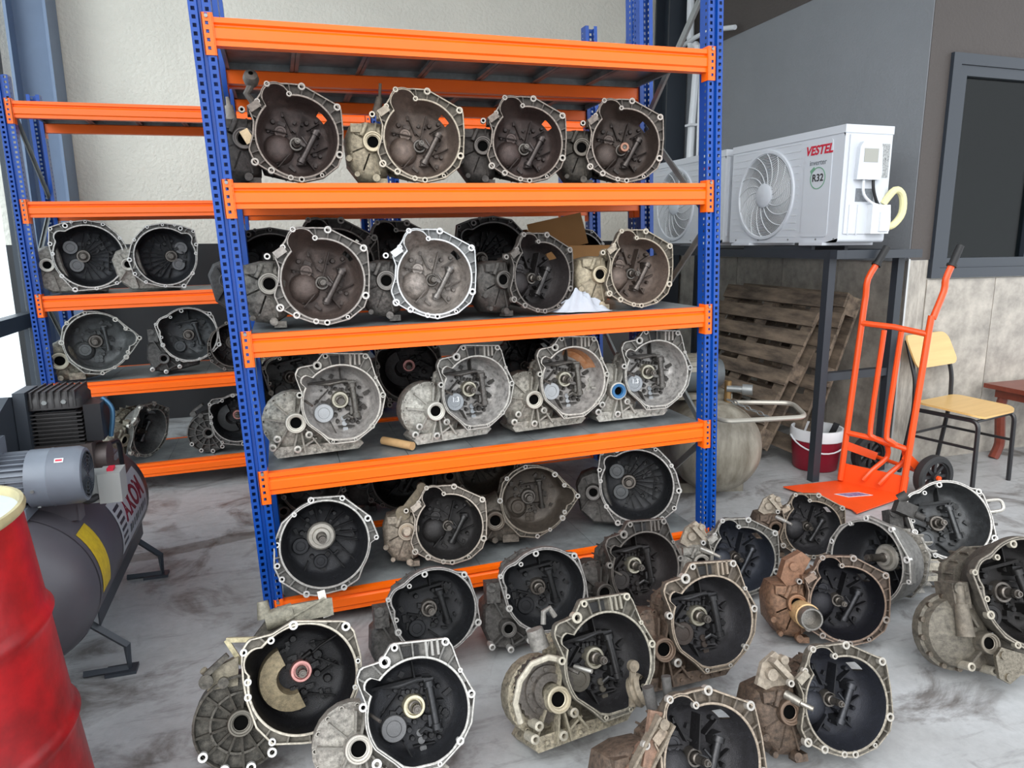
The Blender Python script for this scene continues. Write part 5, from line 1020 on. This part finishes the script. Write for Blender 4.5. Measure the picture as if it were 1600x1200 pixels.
XM = Matrix.Translation((0.10, -0.42, 0.745)) @ Matrix.Diagonal((0.72, 0.74, 0.74, 1)) @ Matrix.Translation((-0.12, 0.33, -0.845))
XP = Matrix.Translation((0.115, -0.09, 0.648)) @ Matrix.Diagonal((0.74, 0.74, 0.68, 1)) @ Matrix.Translation((0, -0.10, -0.70))
# motor: axis along x, fan cowl towards the rack
my, mz = -0.33, 0.845
mt = MBX(XM); mt.cyl((-0.36, my, mz), (0.16, my, mz), 0.105, n=36)
for k in range(30):
    a_ = 2*math.pi*k/30
    if 3.9 < a_ < 5.5: continue
    mt.box((-0.09, my+0.114*math.cos(a_), mz+0.114*math.sin(a_)), (0.46, 0.022, 0.005), Matrix.Rotation(a_, 3, 'X'))
mt.build('motor_body', M_MOT, cp)
MBX(XM).lathe([(0.128, 0.12), (0.128, 0.20), (0.130, 0.205), (0.128, 0.21), (0.128, 0.31), (0.118, 0.335), (0.10, 0.34)], (0, my, mz), (1, 0, 0), n=44).build('fan_cowl', M_MOT, cp)
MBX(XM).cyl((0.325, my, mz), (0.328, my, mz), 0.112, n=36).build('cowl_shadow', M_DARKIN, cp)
g = MBX(XM)
for k in range(6): q = 0.018+0.017*k; g.tube([(0.338, my+q*math.cos(t*math.pi/16), mz+q*math.sin(t*math.pi/16)) for t in range(33)], 0.003, 4)
for k in range(8): g.bar((0.338, my, mz), (0.338, my+0.105*math.cos(k*math.pi/4), mz+0.105*math.sin(k*math.pi/4)), 0.004, 0.004)
g.build('cowl_grille', M_GUARD, cp)
MBX(XM).box((0.255, my-0.088, mz+0.095), (0.035, 0.004, 0.02), Matrix.Rotation(R(-45), 3, 'X')).build('cowl_label', M_WHITE, cp); MBX(XM).box((0.255, my-0.0895, mz+0.0965), (0.026, 0.004, 0.008), Matrix.Rotation(R(-45), 3, 'X')).build('cowl_label_print', M_RED, cp)
for x, a_ in ((0.15, 4.2), (0.15, 3.3)): MBX(XM).cyl((x, my+0.126*math.cos(a_), mz+0.126*math.sin(a_)), (x, my+0.133*math.cos(a_), mz+0.133*math.sin(a_)), 0.008, n=8).build('cowl_screw', M_GALV, cp)
MBX(XM).box((-0.06, my-0.01, 0.715), (0.34, 0.20, 0.05)).box((-0.06, my-0.085, 0.735), (0.22, 0.04, 0.06)).build('motor_foot', M_MOT, cp)
MBX(XM).box((-0.08, my-0.02, mz+0.145), (0.19, 0.17, 0.09)).box((-0.08, my-0.02, mz+0.195), (0.16, 0.14, 0.03)).build('terminal_box', M_MOT, cp)
for x in (-0.115, -0.045): MBX(XM).cyl((x, my-0.105, mz+0.135), (x, my-0.145, mz+0.135), 0.026, 0.02, 14).build('cable_gland', M_GUARD, cp)
MBX(XM).tube(smooth_path([(-0.045, my-0.14, mz+0.135), (-0.05, my-0.18, mz+0.10), (-0.075, my-0.18, mz-0.03), (-0.09, my-0.17, mz-0.16)]), 0.011).build('power_cable', M_GUARD, cp)
MBX(XM).box((0.0, my-0.112, mz), (0.10, 0.006, 0.055)).build('motor_plate', M_GUARD, cp)
# pump
px, py = 0.0, 0.10
pm = MBX(XP); pm.box((px+0.02, py, 0.80), (0.24, 0.22, 0.20)); pm.cyl((px+0.14, py, 0.79), (px+0.19, py, 0.79), 0.085, n=24); pm.build('crankcase', mat('brown_cast', lin((88, 78, 76)), 0.5, 0.2, 0.4, 6), cp)
MBX(XP).box((px, py, 0.98), (0.17, 0.17, 0.20)).build('cylinder_block', M_CAST2, cp)
for k in range(9): MBX(XP).box((px+0.005, py, 0.905+0.021*k), (0.215, 0.215, 0.007)).build('cooling_fin', M_CAST2, cp, 0)
m = MBX(XP); m.loft([[Vector((px+x, py+y_, z)) for x, y_ in sq_round(hx, hx, 0.04)] for z, hx in ((1.10, 0.12), (1.15, 0.12), (1.185, 0.10), (1.19, 0.08))]); m.build('cylinder_head', M_CAST2, cp)
for k in range(7): MBX(XP).box((px-0.085+0.03*k, py, 1.155), (0.008, 0.25, 0.085)).build('head_fin', M_CAST2, cp, 0)
for x in (-0.03, 0.05): MBX(XP).cyl((px+x, py-0.118, 1.14), (px+x, py-0.132, 1.14), 0.012, n=6).build('head_bolt', M_GALV, cp)
MBX(XP).box((px+0.155, py, 1.01), (0.075, 0.18, 0.20)).build('air_filter', M_BLKP, cp)
MBX(XP).tube(smooth_path([(px+0.18, py+0.02, 1.12), (px+0.22, py+0.02, 1.05), (px+0.20, py+0.02, 0.9)]), 0.012).build('pressure_pipe', mat('copper_pipe', lin((70, 110, 140)), 0.35, 0.5), cp)
gd = MBX(XP); gp = [(-0.42, 0.70), (-0.02, 0.70), (0.05, 0.85), (0.10, 1.16), (-0.05, 1.19), (-0.22, 1.13), (-0.46, 0.85)]
gd.loft([[Vector((-0.155, -0.02+y_, z)) for y_, z in gp], [Vector((-0.245, -0.02+y_, z)) for y_, z in gp]]); gd.build('belt_guard', M_GUARD, cp, 0)
MBX(XP).box((-0.127, py-0.04, 1.02), (0.05, 0.20, 0.36)).build('air_duct', M_GUARD, cp)
MB().box((0.30, -0.30, 0.665), (0.07, 0.10, 0.105)).build('switch_box', M_GPL, cp); MB().box((0.25, -0.30, 0.665), (0.03, 0.085, 0.10)).build('switch_cover', M_GPL, cp)
MB().box((0.30, -0.30, 0.722), (0.02, 0.04, 0.01)).build('switch_button', M_RED, cp)
MB().tube(smooth_path([(0.26, -0.33, 0.64), (0.24, -0.37, 0.635), (0.21, -0.40, 0.66)]), 0.012).build('switch_cable', M_BLACK, cp)
MB().tube(fillet([(0.16, 0.2, 0.56), (0.16, 0.2, 0.67), (0.20, 0.34, 0.67), (0.20, 0.36, 0.52)], 0.04), 0.010).build('outlet_pipe', M_BLKP, cp)
MB().cyl((0.15, 0.12, 0.58), (0.15, 0.12, 0.70), 0.025, n=14).cyl((0.15, 0.12, 0.70), (0.15, 0.12, 0.76), 0.035, n=16).build('regulator', M_BLKP, cp); MB().cyl((0.15, 0.085, 0.73), (0.15, 0.075, 0.73), 0.026, n=18).build('gauge', M_RED, cp)
def curved_label(name, y0, y1, a0, a1, mt_, r=rt+0.002, n=10, off=0.0):
    m = MB(); m.loft([[Vector((r*math.cos(R(a)), y_, zt+r*math.sin(R(a)))) for y_ in (y0, y1)] for a in [a0+(a1-a0)*k/n for k in range(n+1)]], (False, False), closed=False); return m.build(name, mt_, cp, 60)
M_LBL = mat('label_grey_white', lin((176, 178, 182)), 0.5); M_MAR = mat('maroon_print', lin((120, 24, 44)), 0.5)
curved_label('maker_label', -0.10, 0.42, -12, 34, M_LBL)
for k in range(6): curved_label('label_stripe', -0.08, 0.0, -6+6*k, -3+6*k, M_GUARD, rt+0.003, 2)
def wrap_text(txt, size, yc, ac, mt_, name, bold=0.0):
    o = text_mesh(txt, size, mt_, cp, name, Matrix(), shear=-0.15, bold=bold)
    for v_ in o.data.vertices:
        t = R(ac)+v_.co.y/rt; q = rt+0.0035+v_.co.z; v_.co = (q*math.cos(t), yc+v_.co.x, zt+q*math.sin(t))
wrap_text('AKOM', 0.125, 0.205, 16, M_MAR, 'maker_print', 0.004)
for k in range(9): curved_label('type_print', 0.045+0.04*k, 0.045+0.04*k+(0.02 if k % 3 else 0.03), -5, 2, M_GUARD, rt+0.003, 2)
curved_label('warning_label', -0.44, -0.33, -10, 40, mat('yellow_label', lin((206, 178, 40)), 0.5, 0, 0.5, 40, col2=lin((150, 120, 30))))
curved_label('small_label', 0.0, 0.10, 62, 68, M_LBL); curved_label('small_label', 0.35, 0.47, 48, 58, M_GLBL)

M_DRUM = mat('scuffed_red_drum', lin((196, 22, 30)), 0.38, 0, 0.75, 4.5, col2=lin((70, 8, 12)), bump=0.25, bscale=7, bdist=0.02, detail=10)
dm = tag(empty('oil_drum', (-0.68, -0.86, 0.027)), 'dented red steel oil drum at the bottom left corner', 'drum')
dm.rotation_euler = (0, R(-5.5), 0); dm.scale = (1, 1, 0.965)
pr = [(0.001, 0.015), (0.275, 0.015), (0.285, 0.0), (0.29, 0.01), (0.287, 0.03), (0.285, 0.27), (0.289, 0.285), (0.297, 0.30), (0.289, 0.315), (0.285, 0.33), (0.285, 0.56), (0.289, 0.575), (0.297, 0.59), (0.289, 0.605), (0.285, 0.62), (0.284, 0.855)]
MB().lathe(pr, n=64).build('body', M_DRUM, dm, 60)
MB().lathe([(0.284, 0.853), (0.291, 0.858), (0.294, 0.868), (0.291, 0.879), (0.283, 0.88), (0.278, 0.872), (0.277, 0.858)], n=64).build('rim', mat('rim_worn_yellow', lin((196, 184, 140)), 0.5, 0, 0.6, 8), dm, 60)
MB().lathe([(0.277, 0.858), (0.26, 0.855), (0.001, 0.855)], n=64).cyl((0.15, 0.1, 0.855), (0.15, 0.1, 0.868), 0.035, n=18).build('lid', mat('grey_drum_lid', lin((206, 214, 220)), 0.35, 0.2, 0.4, 5), dm)
